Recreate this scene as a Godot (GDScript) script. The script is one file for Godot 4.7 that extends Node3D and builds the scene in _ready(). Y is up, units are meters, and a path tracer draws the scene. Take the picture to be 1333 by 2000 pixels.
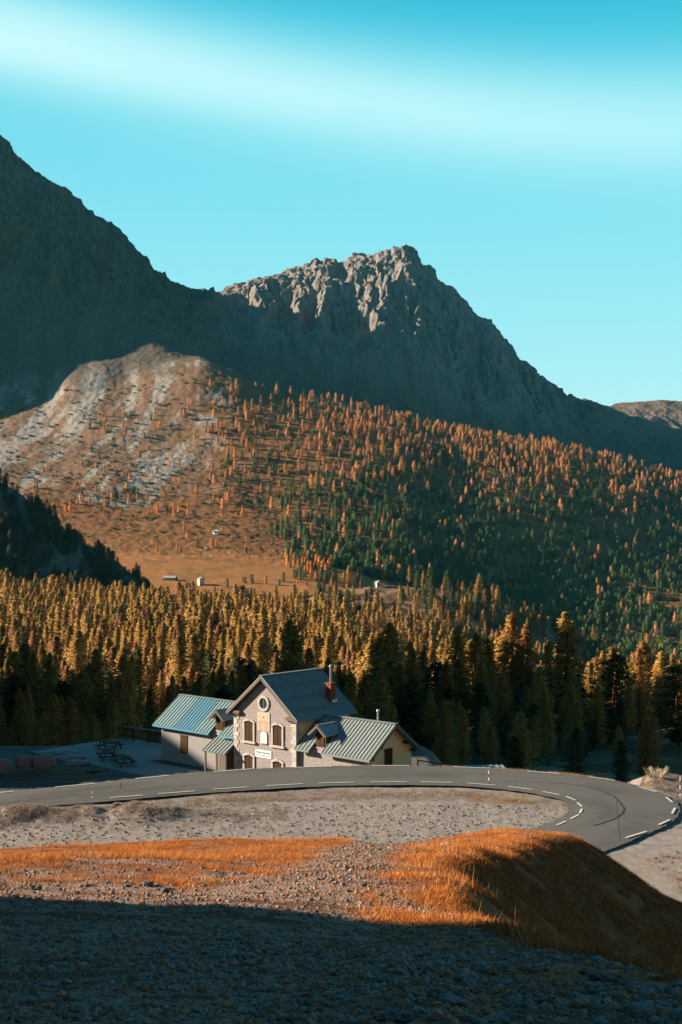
extends Node3D
# Mountain pass: foreground mound, hairpin road, stone refuge house, larch forest, valley meadow, wooded slope, two mountains.
# Camera at the origin, level; d is the distance in front of it (z = -d). The lens is shifted up slightly.
const F := 2300.0
const CX := 666.5
const HY := 1050.0
const SUN_TAN := 0.404
const SUN_SIDE := 0.13   # the sun stands at the left, a little beyond the scene
const EXPOSURE := 3.5

var rng := RandomNumberGenerator.new()
var n_big := FastNoiseLite.new()
var n_mid := FastNoiseLite.new()
var n_fine := FastNoiseLite.new()
var n_rock := FastNoiseLite.new()
var n_rock2 := FastNoiseLite.new()
var used := {}
var M := {}
var unit_box := BoxMesh.new()
var house: Node3D

# ---------------------------------------------------------------- helpers
func at(px: float, py: float, d: float) -> Vector3:
	return Vector3((px - CX) / F * d, -(py - HY) / F * d, -d)

func numbered(called: String) -> String:
	var n: int = used.get(called, -1) + 1
	used[called] = n
	return called if n == 0 else "%s_%03d" % [called, n]

func tag(o: Node3D, label := "", category := "", group := "", kind := "") -> Node3D:
	if label: o.set_meta("label", label)
	if category: o.set_meta("category", category)
	if group: o.set_meta("group", group)
	if kind: o.set_meta("kind", kind)
	return o

func thing(called: String, pos: Vector3, label: String, category: String, group := "", turn := 0.0) -> Node3D:
	var o := Node3D.new()
	o.name = numbered(called)
	add_child(o)
	o.position = pos
	o.rotation.y = turn
	tag(o, label, category, group)
	return o

func obj(called: String, mesh: Mesh, m: Material, parent: Node = null, t := Transform3D()) -> MeshInstance3D:
	var o := MeshInstance3D.new()
	o.name = called if parent else numbered(called)
	o.mesh = mesh
	o.material_override = m
	(parent if parent else self).add_child(o, true)
	o.transform = t
	return o

func lin(r: float, g: float, b: float) -> Color:
	return Color(r, g, b).linear_to_srgb()

func noise_tex(seed_: int, freq: float, kind: int, lo: Color, hi: Color, oct := 4, size := 512) -> NoiseTexture2D:
	var n := FastNoiseLite.new()
	n.seed = seed_
	n.noise_type = kind
	n.frequency = freq
	n.fractal_octaves = oct
	var t := NoiseTexture2D.new()
	t.width = size
	t.height = size
	t.seamless = true
	t.noise = n
	var g := Gradient.new()
	g.set_color(0, lo)
	g.set_color(1, hi)
	t.color_ramp = g
	return t

func mat(c: Color, rough := 0.9, tex: Texture2D = null, scale := 1.0, bump: Texture2D = null, bump_cm := 1.0, vcol := false, spec := 0.3) -> StandardMaterial3D:
	var m := StandardMaterial3D.new()
	m.albedo_color = c
	m.roughness = rough
	m.metallic_specular = spec
	m.vertex_color_use_as_albedo = vcol
	m.cull_mode = BaseMaterial3D.CULL_DISABLED
	if tex or bump:
		m.uv1_triplanar = true
		m.uv1_world_triplanar = true
		m.uv1_scale = Vector3.ONE * scale
	if tex: m.albedo_texture = tex
	if bump:
		m.heightmap_enabled = true
		m.heightmap_texture = bump
		m.heightmap_scale = bump_cm
	return m

# grid of positions -> one smooth mesh
func grid_mesh(p: PackedVector3Array, c: PackedColorArray, w: int, h: int) -> ArrayMesh:
	var idx := PackedInt32Array()
	idx.resize((w - 1) * (h - 1) * 6)
	var nn := PackedVector3Array()
	nn.resize(w * h)
	var k := 0
	var m0 := (h / 2) * w + w / 2 - (1 if w == 2 else 0)
	var up := (p[m0 + 1] - p[m0]).cross(p[m0 + w] - p[m0]).y > 0.0
	for j in h - 1:
		for i in w - 1:
			var a := j * w + i
			idx[k] = a; idx[k + 1] = a + (w if up else 1); idx[k + 2] = a + (1 if up else w)
			idx[k + 3] = a + 1; idx[k + 4] = a + (w if up else w + 1); idx[k + 5] = a + (w + 1 if up else w)
			k += 6
	for j in h:
		for i in w:
			var a := j * w + i
			var dx := p[a + (1 if i < w - 1 else 0)] - p[a - (1 if i > 0 else 0)]
			var dz := p[a + (w if j < h - 1 else 0)] - p[a - (w if j > 0 else 0)]
			var n := dx.cross(dz)
			nn[a] = (n if up else -n).normalized()
	var arr := []
	arr.resize(Mesh.ARRAY_MAX)
	arr[Mesh.ARRAY_VERTEX] = p
	arr[Mesh.ARRAY_NORMAL] = nn
	arr[Mesh.ARRAY_COLOR] = c
	arr[Mesh.ARRAY_INDEX] = idx
	var m := ArrayMesh.new()
	m.add_surface_from_arrays(Mesh.PRIMITIVE_TRIANGLES, arr)
	return m

func lut(t: Array, x: float) -> float:   # piecewise linear, t = [x0, y0, x1, y1 ...]
	if x <= t[0]: return t[1]
	var i := 2
	while i < t.size():
		if x < t[i]:
			var f: float = (x - t[i - 2]) / (t[i] - t[i - 2])
			return lerpf(t[i - 1], t[i + 1], f)
		i += 2
	return t[t.size() - 1]

func slut(t: Array, x: float) -> float:   # the same through Catmull-Rom
	if x <= t[0]: return t[1]
	var n := t.size()
	var i := 2
	while i < n:
		if x < t[i]:
			var f: float = (x - t[i - 2]) / (t[i] - t[i - 2])
			var h: float = t[i] - t[i - 2]
			var s: float = (t[i + 1] - t[i - 1]) / h
			var s0: float = s if i < 4 else lerpf((t[i - 1] - t[i - 3]) / (t[i - 2] - t[i - 4]), s, 0.5)
			var s1: float = s if i + 2 >= n else lerpf(s, (t[i + 3] - t[i + 1]) / (t[i + 2] - t[i]), 0.5)
			return hermite(t[i - 1], t[i + 1], s0 * h, s1 * h, f)
		i += 2
	return t[n - 1]

func hermite(a: float, b: float, ma: float, mb: float, f: float) -> float:
	var f2 := f * f
	var f3 := f2 * f
	return (2.0 * f3 - 3.0 * f2 + 1.0) * a + (f3 - 2.0 * f2 + f) * ma + (-2.0 * f3 + 3.0 * f2) * b + (f3 - f2) * mb

func smin(a: float, b: float, k: float) -> float:
	var h := clampf(0.5 + 0.5 * (b - a) / k, 0.0, 1.0)
	return lerpf(b, a, h) - k * h * (1.0 - h)

func smax(a: float, b: float, k: float) -> float:
	return -smin(-a, -b, k)

func box_at(called: String, lo: Vector3, hi: Vector3, m: Material, parent: Node) -> MeshInstance3D:
	return obj(called, unit_box, m, parent, Transform3D(Basis.from_scale(hi - lo), (lo + hi) / 2.0))

func stick(called: String, p: Vector3, q: Vector3, w: float, h: float, m: Material, parent: Node, up := Vector3.UP) -> MeshInstance3D:
	var z := (q - p)
	var l := z.length()
	z /= l
	var x := up.cross(z).normalized()
	var y := z.cross(x)
	return obj(called, unit_box, m, parent, Transform3D(Basis(x * w, y * h, z * l), (p + q) / 2.0))

func extrude(poly: PackedVector2Array, o: Vector3, ax: Vector3, ay: Vector3, az: Vector3) -> ArrayMesh:
	var st := SurfaceTool.new()
	st.begin(Mesh.PRIMITIVE_TRIANGLES)
	st.set_smooth_group(-1)
	var tri := Geometry2D.triangulate_polygon(poly)
	for k in [0.0, 1.0]:
		for i in tri:
			st.add_vertex(o + ax * poly[i].x + ay * poly[i].y + az * k)
	for i in poly.size():
		var a := o + ax * poly[i].x + ay * poly[i].y
		var b := poly[(i + 1) % poly.size()]
		var bb := o + ax * b.x + ay * b.y
		for v in [a, bb, bb + az, a, bb + az, a + az]:
			st.add_vertex(v)
	st.generate_normals()
	return st.commit()

func multi(called: String, mesh: Mesh, m: Material, xs: Array, cols: Array, parent: Node = null) -> MultiMeshInstance3D:
	var mm := MultiMesh.new()
	mm.transform_format = MultiMesh.TRANSFORM_3D
	mm.use_colors = true
	mm.mesh = mesh
	mm.instance_count = xs.size()
	for i in xs.size():
		mm.set_instance_transform(i, xs[i])
		mm.set_instance_color(i, cols[i])
	var o := MultiMeshInstance3D.new()
	o.name = called if parent else numbered(called)
	o.multimesh = mm
	o.material_override = m
	(parent if parent else self).add_child(o, true)
	return o

# ---------------------------------------------------------------- near ground
var crest_t := [-11.0, 36.0, -1.3, 45.0, 8.0, 48.0, 14.0, 49.0]
var edge_t := [2.0, 6.5, 6.0, 4.2, 8.0, 3.3, 9.4, 2.8, 11.0, 2.5, 14.3, 2.05, 18.0, 1.85, 23.0, 2.0, 26.0, 2.5, 30.0, 3.4, 35.0, 4.9, 40.0, 6.6, 45.0, 8.8, 52.0, 11.5, 60.0, 15.0]
var outer_t := [-45.0, 62.0, -30.0, 68.0, -20.8, 71.6, -13.2, 75.7, -9.0, 77.8, 0.0, 79.9, 4.5, 79.9, 8.7, 79.2, 13.3, 77.7, 16.8, 75.7, 18.9, 72.5, 19.6, 74.0, 22.0, 76.0, 60.0, 72.0]
var path_t := [16.0, -0.62, 17.5, -0.5, 24.0, 0.14, 35.0, 1.1, 44.0, 2.4, 50.0, 3.0]

func ground_y(x: float, d: float) -> float:
	var big := n_big.get_noise_2d(x * 4.0, d * 4.0)
	var mid := n_mid.get_noise_2d(x * 10.0, d * 10.0)
	if d > 81.0 and x < 26.0 or d > 90.0:
		return floor_y(x, d)
	var dc := slut(crest_t, x)
	var p := -1.57 - 0.216 * d + big * 0.35 * smoothstep(6.0, 14.0, d) + 0.035 * mid + 0.2 * exp(-pow((x - 7.5) / 4.0, 2.0) - pow((d - 45.0) / 6.0, 2.0))
	var over := d - dc
	p -= 0.66 * (0.5 * (over + sqrt(over * over + 9.0)) - 0.05) - 0.1
	var e := x - slut(edge_t, d) + n_mid.get_noise_2d(d * 6.0, 40.0) * 0.5
	p -= lerpf(0.9, 0.74, smoothstep(20.0, 42.0, d)) * 0.5 * (e + sqrt(e * e + 0.08)) - 0.03
	if e > 0.0:
		p += 0.12 * mid * minf(e, 1.0) + 0.3 * big * minf(e * 0.4, 1.0)
	return smax(p, floor_y(x, d), 1.2)

func floor_y(x: float, d: float) -> float:
	var o := slut(outer_t, x)
	var y := -15.64 + n_mid.get_noise_2d(x * 5.0, d * 5.0) * 0.05
	# dry verge on the inner side of the far road branch
	y += 0.75 * exp(-pow((d - (65.3 + (x + 16.0) * 0.06)) / 1.7, 2.0)) * smoothstep(-4.0, -12.0, x) * (0.8 + 0.5 * n_mid.get_noise_2d(x * 9.0, d * 9.0))
	var e := d - o - 0.9
	if x > 20.0:
		y -= 0.12 * (x - 20.0)
		e -= 2.0
	if e > 0.0:
		var right := smoothstep(7.0, 14.0, x)
		var base: float = lerpf(-18.75, -24.0 - 0.12 * maxf(0.0, d - 90.0), right)
		y = smax(y - lerpf(0.42, 0.3, right) * e, base, 0.8)
		if d > 106.0:
			y -= 0.4 * (d - 106.0)
	return y

# ---------------------------------------------------------------- far terrain: rows of features, each [px, d, image row] per column
var forest_rows := []
var mountain_rows := []
var spur_rows := []

func flat_row(d: float, t: Array) -> Array:   # t = [px, row, ...]
	var td := [-2000.0, d]
	return [td, t]

func make_rows() -> void:
	forest_rows = [
		flat_row(102, [-900, 1476, 0, 1476, 600, 1476, 800, 1520, 1000, 1575, 1333, 1590, 2000, 1600]),
		flat_row(128, [-900, 1495, 0, 1500, 300, 1505, 600, 1510, 900, 1530, 1333, 1540, 2000, 1540]),
		flat_row(175, [-900, 1485, 0, 1485, 300, 1490, 600, 1490, 900, 1490, 1050, 1482, 1333, 1480, 2000, 1480]),
		flat_row(230, [-900, 1460, 0, 1462, 300, 1465, 600, 1455, 750, 1445, 900, 1432, 1050, 1430, 1333, 1430, 2000, 1430]),
		flat_row(300, [-900, 1425, 0, 1425, 300, 1430, 600, 1415, 750, 1415, 900, 1420, 1050, 1425, 1333, 1428, 2000, 1430]),
		flat_row(400, [-900, 1335, 0, 1340, 300, 1345, 600, 1345, 750, 1365, 900, 1395, 1050, 1412, 1333, 1420, 2000, 1420]),
		flat_row(620, [-900, 1245, 0, 1250, 300, 1258, 450, 1262, 600, 1268, 750, 1298, 900, 1335, 1050, 1375, 1333, 1395, 2000, 1400]),
		flat_row(850, [-900, 1185, 0, 1188, 300, 1200, 450, 1210, 600, 1216, 750, 1240, 900, 1285, 1050, 1340, 1333, 1370, 2000, 1380]),
		flat_row(960, [-900, 1155, 0, 1162, 150, 1172, 300, 1184, 450, 1194, 550, 1200, 600, 1200, 680, 1192, 750, 1190, 850, 1200, 900, 1215, 1000, 1250, 1100, 1295, 1333, 1340, 2000, 1360]),
		flat_row(1060, [-900, 1180, 0, 1185, 300, 1200, 450, 1195, 560, 1176, 640, 1156, 700, 1149, 760, 1146, 830, 1148, 900, 1158, 980, 1180, 1050, 1215, 1120, 1255, 1333, 1320, 2000, 1340]),
		flat_row(1180, [-900, 1200, 300, 1205, 560, 1188, 700, 1168, 900, 1178, 1050, 1240, 1333, 1320, 2000, 1340]),
	]
	spur_rows = [
		flat_row(930, [-900, 1230, 0, 1240, 300, 1250]),
		flat_row(1000, [-900, 1080, -300, 1090, 0, 1120, 60, 1135, 130, 1155, 200, 1170, 300, 1200]),
		flat_row(1110, [-900, 760, -300, 830, -120, 890, 0, 948, 40, 968, 70, 990, 130, 1042, 180, 1078, 230, 1110, 270, 1140, 320, 1190]),
		flat_row(1300, [-900, 1000, -300, 1050, 0, 1130, 150, 1170, 300, 1200]),
	]
	var sky_t := [-1500, 170, -700, 215, -300, 245, -120, 228, 0, 262, 45, 310, 80, 338, 120, 366, 180, 410, 215, 436, 235, 448, 255, 476, 270, 490, 290, 508, 300, 525, 312, 542, 350, 553, 380, 558, 410, 566, 432, 569, 470, 554, 500, 545, 520, 536, 560, 530, 585, 518, 602, 514, 622, 507, 640, 504, 655, 511, 672, 509, 680, 497, 693, 490, 708, 493, 716, 500, 735, 497, 748, 491, 760, 489, 772, 484, 790, 478, 803, 484, 815, 497, 828, 516, 842, 520, 852, 530, 856, 545, 880, 565, 900, 581, 925, 606, 940, 621, 958, 628, 968, 640, 985, 660, 1003, 676, 1012, 695, 1028, 702, 1040, 713, 1052, 730, 1070, 745, 1090, 760, 1110, 772, 1140, 781, 1165, 786, 1185, 791, 1220, 789, 1260, 785, 1300, 782, 1333, 783, 1500, 770, 2000, 760]
	mountain_rows = [
		flat_row(1120, [-1500, 1250, 0, 1250, 600, 1240, 900, 1260, 1200, 1350, 2000, 1380]),
		flat_row(1280, [-1500, 1160, 0, 1156, 300, 1154, 450, 1150, 600, 1150, 680, 1158, 750, 1185, 900, 1260, 1050, 1310, 1200, 1330, 1333, 1340, 2000, 1350]),
		flat_row(1420, [-1500, 1105, 0, 1108, 300, 1106, 450, 1108, 600, 1114, 680, 1124, 750, 1150, 900, 1240, 1050, 1295, 1200, 1315, 1333, 1325, 2000, 1330]),
		flat_row(1550, [-1500, 1080, 0, 1080, 150, 1075, 300, 1068, 450, 1068, 600, 1080, 750, 1110, 900, 1182, 1050, 1236, 1200, 1264, 1333, 1275, 2000, 1290]),
		flat_row(1850, [-1500, 940, 0, 955, 150, 958, 300, 965, 450, 965, 600, 978, 750, 1003, 900, 1045, 1050, 1088, 1200, 1122, 1333, 1145, 2000, 1180]),
		flat_row(2150, [-1500, 800, -300, 850, 0, 860, 150, 852, 300, 845, 450, 838, 600, 852, 750, 875, 900, 905, 1050, 930, 1200, 962, 1333, 992, 2000, 1060]),
		[[-2000, 2400, 2000, 2400], [-1500, 520, -600, 540, -300, 612, -150, 715, 0, 772, 80, 765, 150, 735, 240, 728, 300, 715, 390, 705, 450, 728, 520, 760, 600, 777, 750, 808, 850, 832, 900, 845, 1050, 872, 1200, 905, 1333, 938, 2000, 1010]],
		[[-1500, 2580, 300, 2600, 450, 2650, 600, 2700, 2000, 2700], [-1500, 360, -600, 420, -300, 470, -150, 575, 0, 645, 150, 640, 240, 655, 300, 655, 390, 690, 450, 728, 520, 768, 600, 792, 750, 842, 850, 860, 900, 870, 1050, 888, 1200, 912, 1333, 936, 2000, 990]],
		[[-1500, 2780, 300, 2820, 450, 2980, 600, 2990, 790, 2930, 900, 2960, 1200, 3150, 1333, 3200, 2000, 3300], [-1500, 180, -600, 230, -300, 270, -150, 390, 0, 460, 150, 518, 240, 560, 300, 595, 390, 630, 450, 655, 600, 690, 700, 700, 790, 705, 900, 762, 1050, 818, 1200, 862, 1333, 878, 2000, 900]],
		[[-1500, 2980, 150, 3000, 300, 3110, 430, 3440, 600, 3400, 790, 3290, 900, 3360, 1050, 3500, 1150, 3650, 1200, 3850, 1333, 4000, 2000, 4100], sky_t],
		[[-1500, 3480, 150, 3500, 300, 3650, 450, 3750, 600, 3750, 790, 3700, 1050, 3900, 1200, 4200, 2000, 4500], [-1500, 420, -300, 500, 0, 540, 100, 560, 200, 590, 300, 640, 450, 720, 600, 700, 800, 700, 1050, 850, 1333, 860, 2000, 860]],
		[[-1500, 4300, 2000, 5200], [-1500, 800, 2000, 1000]],
	]

func profile(rows: Array, px: float) -> PackedFloat32Array:   # [d, y, d, y ...]
	var out := PackedFloat32Array()
	for r in rows:
		var d := lut(r[0], px)
		var row := slut(r[1], px)
		out.append(d)
		out.append(-(row - HY) / F * d)
	return out

func along(pr: PackedFloat32Array, k: int, f: float) -> Vector2:   # (d, y) at segment k, fraction f; Catmull-Rom with limited slopes
	var n := pr.size() / 2
	var d0 := pr[k * 2]
	var d1 := pr[k * 2 + 2]
	var y0 := pr[k * 2 + 1]
	var y1 := pr[k * 2 + 3]
	var s := (y1 - y0) / (d1 - d0)
	var sa := s
	var sb := s
	if k > 0:
		var q := (y0 - pr[k * 2 - 1]) / (d0 - pr[k * 2 - 2])
		sa = 0.0 if q * s < 0.0 else 0.5 * (q + s)
	if k < n - 2:
		var q := (pr[k * 2 + 5] - y1) / (pr[k * 2 + 4] - d1)
		sb = 0.0 if q * s < 0.0 else 0.5 * (q + s)
		if k == n - 4 and n > 8: sb = s      # a sharp skyline
	if k == n - 3 and n > 8: sa = s
	return Vector2(lerpf(d0, d1, f), hermite(y0, y1, sa * (d1 - d0), sb * (d1 - d0), f))

func far_y(rows: Array, px: float, d: float) -> float:
	var pr := profile(rows, px)
	var n := pr.size() / 2
	for k in n - 1:
		if d < pr[k * 2 + 2] or k == n - 2:
			return along(pr, k, clampf((d - pr[k * 2]) / (pr[k * 2 + 2] - pr[k * 2]), 0.0, 1.0)).y
	return 0.0

# how craggy the mountain is, 0..1, from the feature row index (float) and the column
func crag(k: float, px: float) -> float:
	var a := smoothstep(6.9, 7.8, k + 0.5 * n_mid.get_noise_2d(px * 0.3, k * 20.0))
	var b := smoothstep(7.6, 8.4, k + 0.35 * n_mid.get_noise_2d(px * 0.5, 7.0)) * (1.0 - smoothstep(1060.0, 1190.0, px)) + 0.12 * smoothstep(6.0, 7.0, k)
	return lerpf(a, b, smoothstep(330.0, 540.0, px))

func mountain_offset(x: float, z: float, k: float, px: float) -> Vector3:
	var c := crag(k, px)
	var near_sky := absf(k - 9.0)
	var hold := clampf(near_sky * 3.0, 0.22, 1.0)
	var r := n_rock.get_noise_2d(x, z * 0.5)
	var r2 := n_rock2.get_noise_2d(x, z * 0.7)
	var rib := n_rock.get_noise_2d(x * 0.55 + 400.0, z * 0.12)
	var f := n_fine.get_noise_2d(x, z)
	var low := n_big.get_noise_2d(x * 0.22, z * 0.22)
	var y := c * hold * (r * lerpf(26.0, 40.0, smoothstep(330.0, 540.0, px)) + r2 * 5.0 + rib * 38.0) + c * f * 4.0 + (1.0 - c) * (f * 1.6 + low * 11.0 * smoothstep(2.5, 4.0, k))
	var flat := smoothstep(1.8, 3.2, k)
	y *= lerpf(0.12, 1.0, flat)
	return Vector3(c * n_rock2.get_noise_2d(x + 900.0, z) * 7.0, y, c * n_rock2.get_noise_2d(x, z + 700.0) * 9.0)

func mountain_point(px: float, pr: PackedFloat32Array, k: float) -> Vector3:
	var i := mini(int(k), pr.size() / 2 - 2)
	var p := along(pr, i, k - i)
	var x := (px - CX) / F * p.x
	return Vector3(x, p.y, -p.x) + mountain_offset(x, -p.x, k, px)

func mountain_color(px: float, k: float, pos: Vector3) -> Color:
	var a := n_mid.get_noise_2d(pos.x * 0.35, pos.z * 0.35)
	var b := n_fine.get_noise_2d(pos.x * 1.3, pos.z * 1.3)
	var streak := n_mid.get_noise_2d(pos.x * 0.5 + 14.0 * sin(k * 2.3 + pos.x * 0.004), k * 9.0) + 0.5 * n_big.get_noise_2d(pos.x * 1.2, pos.z * 0.5)
	var meadow := Color(0.42, 0.2, 0.085)
	var heath := Color(0.24, 0.115, 0.055)
	var scree := Color(0.4, 0.365, 0.345)
	var earth := Color(0.26, 0.16, 0.11)
	var rock := Color(0.085, 0.088, 0.086)  # kept dark: shade of the left mountain is put into the rock colour
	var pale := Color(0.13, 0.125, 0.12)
	var c := meadow.lerp(heath, smoothstep(2.3, 3.1, k + 0.4 * a))
	c = c.lerp(Color(0.2, 0.125, 0.05), smoothstep(0.15, 0.45, a) * 0.6)
	# scree fans under the left mountain
	var fan := smoothstep(3.75, 4.15, k + 0.3 * a + 0.12 * b) * (1.0 - smoothstep(300.0, 480.0, px + 110.0 * a))
	var fan_c := earth.lerp(scree, smoothstep(-0.22, 0.2, streak + 0.3 * b))
	fan_c = fan_c.lerp(Color(0.15, 0.12, 0.07), smoothstep(0.25, 0.5, b + 0.5 * a) * 0.6)
	c = c.lerp(fan_c, fan)
	var up := smoothstep(5.6, 6.4, k + 0.3 * a)
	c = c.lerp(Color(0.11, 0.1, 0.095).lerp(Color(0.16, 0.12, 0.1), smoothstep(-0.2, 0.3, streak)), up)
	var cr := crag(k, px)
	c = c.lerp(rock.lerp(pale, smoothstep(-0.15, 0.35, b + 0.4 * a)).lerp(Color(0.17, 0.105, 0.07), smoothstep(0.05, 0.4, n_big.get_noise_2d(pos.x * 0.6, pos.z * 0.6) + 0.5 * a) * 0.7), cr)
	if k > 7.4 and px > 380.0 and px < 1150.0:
		c = c.lerp(Color(0.31, 0.28, 0.275).lerp(Color(0.19, 0.17, 0.168), smoothstep(0.0, 0.4, b)), smoothstep(7.5, 8.2, k) * 0.9 * smoothstep(380.0, 480.0, px) * (1.0 - smoothstep(1080.0, 1150.0, px)))  # peak rock painted paler, sunlight put into its colour
	if px > 1150.0 and k > 7.6:
		c = c.lerp(Color(0.26, 0.2, 0.18), smoothstep(7.9, 8.5, k) * smoothstep(1150.0, 1200.0, px) * 0.8)
	return c * (1.0 + 0.22 * b + 0.1 * a)

# ---------------------------------------------------------------- vegetation meshes
func trunk_arrays(st: SurfaceTool, h: float, r: float, col: Color) -> void:
	var sides := 6
	var lean := Vector3(rng.randf_range(-0.02, 0.02) * h, 0, rng.randf_range(-0.02, 0.02) * h)
	for k in 3:
		for s in sides:
			var a0 := TAU * s / sides
			var a1 := TAU * (s + 1) / sides
			var y0 := h * k / 3.0 - (0.6 if k == 0 else 0.0)
			var y1 := h * (k + 1) / 3.0
			var r0 := r * (1.0 - 0.9 * k / 3.0)
			var r1 := r * (1.0 - 0.9 * (k + 1) / 3.0)
			var q := [Vector3(cos(a0) * r0, y0, sin(a0) * r0) + lean * k / 3.0, Vector3(cos(a1) * r0, y0, sin(a1) * r0) + lean * k / 3.0, Vector3(cos(a1) * r1, y1, sin(a1) * r1) + lean * (k + 1) / 3.0, Vector3(cos(a0) * r1, y1, sin(a0) * r1) + lean * (k + 1) / 3.0]
			var nr := Vector3(cos((a0 + a1) / 2), 0.1, sin((a0 + a1) / 2))
			for i in [0, 1, 2, 0, 2, 3]:
				st.set_color(col)
				st.set_normal(nr)
				st.add_vertex(q[i])

func crown_arrays(st: SurfaceTool, h: float, base: float, rmax: float, shape: int, nb: int, per: int, leaf: float, droop: float) -> void:
	var ang := rng.randf() * TAU
	for i in nb:
		var t := pow((i + rng.randf()) / nb, 1.15)
		var y := h * (base + (1.0 - base) * t)
		var prof: float
		if shape == 0:
			prof = pow(1.0 - t, 0.62) * minf(1.0, 0.5 + t * 2.2) + 0.04
		else:
			prof = sqrt(maxf(0.02, 1.0 - pow((t - 0.3) / 0.72, 2.0))) * minf(1.0, 0.5 + t * 3.0)
		var len_ := rmax * prof * rng.randf_range(0.62, 1.18)
		ang += 2.4 + rng.randf_range(-0.5, 0.5)
		var dir := Vector3(cos(ang), 0, sin(ang))
		var side := Vector3(-dir.z, 0, dir.x)
		var rise := rng.randf_range(-0.1, 0.35) if shape == 0 else rng.randf_range(0.0, 0.5)
		for j in per:
			var f := 0.12 + 0.9 * (j + rng.randf()) / per
			var p := Vector3(0, y, 0) + dir * len_ * f + Vector3(0, len_ * (rise * f - droop * f * f), 0)
			p += Vector3(rng.randfn(), rng.randfn() * 0.7, rng.randfn()) * leaf * 0.55
			var s := leaf * rng.randf_range(0.6, 1.25)
			var a := dir * s * rng.randf_range(0.5, 1.1) + Vector3(0, rng.randf_range(-0.4, 0.4) * s, 0)
			var b := side * s * rng.randf_range(0.35, 0.8) + Vector3(0, rng.randf_range(-0.5, 0.5) * s, 0)
			var n := (dir * (0.4 + f * 0.6) + Vector3(rng.randfn() * 0.18, 0.4 + rng.randfn() * 0.18, rng.randfn() * 0.18)).normalized()
			var v := rng.randf_range(0.85, 1.15)
			var c := Color(v, v * rng.randf_range(0.94, 1.05), v)
			var tri := [p + a, p - a * 0.6 + b, p - a * 0.6 - b]
			var geo: Vector3 = (tri[2] - tri[0]).cross(tri[1] - tri[0]).normalized()
			if geo.dot(n) < 0.0:
				tri = [tri[0], tri[2], tri[1]]
				geo = -geo
			n = (n + geo * 0.3).normalized()
			for q in tri:
				st.set_color(c)
				st.set_normal(n)
				st.add_vertex(q)

func tree_meshes(shape: int, fine: bool) -> Array:   # [trunk, crown, both]
	var out := []
	var h := 16.0 if shape == 0 else 13.0
	var rmax := rng.randf_range(3.1, 4.0) if shape == 0 else rng.randf_range(2.6, 3.3)
	var base := rng.randf_range(0.1, 0.3) if shape == 0 else 0.06
	var st := SurfaceTool.new()
	st.begin(Mesh.PRIMITIVE_TRIANGLES)
	trunk_arrays(st, h * 0.96, 0.24, Color(1, 1, 1))
	out.append(st.commit())
	st = SurfaceTool.new()
	st.begin(Mesh.PRIMITIVE_TRIANGLES)
	if fine:
		crown_arrays(st, h, base, rmax, shape, 250 if shape == 0 else 190, 26 if shape == 0 else 24, 0.24 if shape == 0 else 0.32, 0.28)
	else:
		crown_arrays(st, h, base, rmax * 1.03, shape, 110, 12, 0.5, 0.25)
	out.append(st.commit())
	return out

func tuft_mesh(blades: int, h: float, spread: float, w: float, lean: float) -> ArrayMesh:
	var st := SurfaceTool.new()
	st.begin(Mesh.PRIMITIVE_TRIANGLES)
	for i in blades:
		var a := rng.randf() * TAU
		var p := Vector3(rng.randfn() * spread, -0.01, rng.randfn() * spread)
		var l := h * rng.randf_range(0.55, 1.15)
		var tip := p + Vector3(cos(a) * lean * l * rng.randf(), l, sin(a) * lean * l * rng.randf())
		var b := rng.randf() * TAU
		var s := Vector3(cos(b), 0, sin(b)) * w
		var v := rng.randf_range(0.7, 1.25)
		var n := (tip - p + s).cross(s * 2.0).normalized()
		for q in [p - s, p + s, tip]:
			st.set_color(Color(v, v * rng.randf_range(0.92, 1.06), v))
			st.set_normal(n)
			st.add_vertex(q)
	return st.commit()

func rock_mesh(seed_: int, sub: int, rough: float, squash := 0.7) -> ArrayMesh:
	var n := FastNoiseLite.new()
	n.seed = seed_
	n.frequency = 0.9
	n.fractal_octaves = 3
	var st := SurfaceTool.new()
	st.begin(Mesh.PRIMITIVE_TRIANGLES)
	st.set_smooth_group(-1)
	var pts := []
	for j in sub + 1:
		var row := []
		for i in sub * 2:
			var th := PI * j / sub
			var ph := TAU * i / (sub * 2) + (0.2 if j % 2 else 0.0)
			var v := Vector3(sin(th) * cos(ph), cos(th), sin(th) * sin(ph))
			var k := 1.0 + rough * n.get_noise_3dv(v * 1.3) * 1.6
			# flattened facets
			v = v * k
			v = Vector3(clampf(v.x, -0.82, 0.86), clampf(v.y, -0.7, 0.78), clampf(v.z, -0.85, 0.8))
			row.append(Vector3(v.x, v.y * squash, v.z * 0.85) * 0.5)
		pts.append(row)
	for j in sub:
		for i in sub * 2:
			var i2 := (i + 1) % (sub * 2)
			if j > 0:
				for q in [pts[j][i], pts[j + 1][i], pts[j][i2]]: st.add_vertex(q)
			if j < sub - 1:
				for q in [pts[j][i2], pts[j + 1][i], pts[j + 1][i2]]: st.add_vertex(q)
	st.generate_normals()
	return st.commit()

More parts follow.
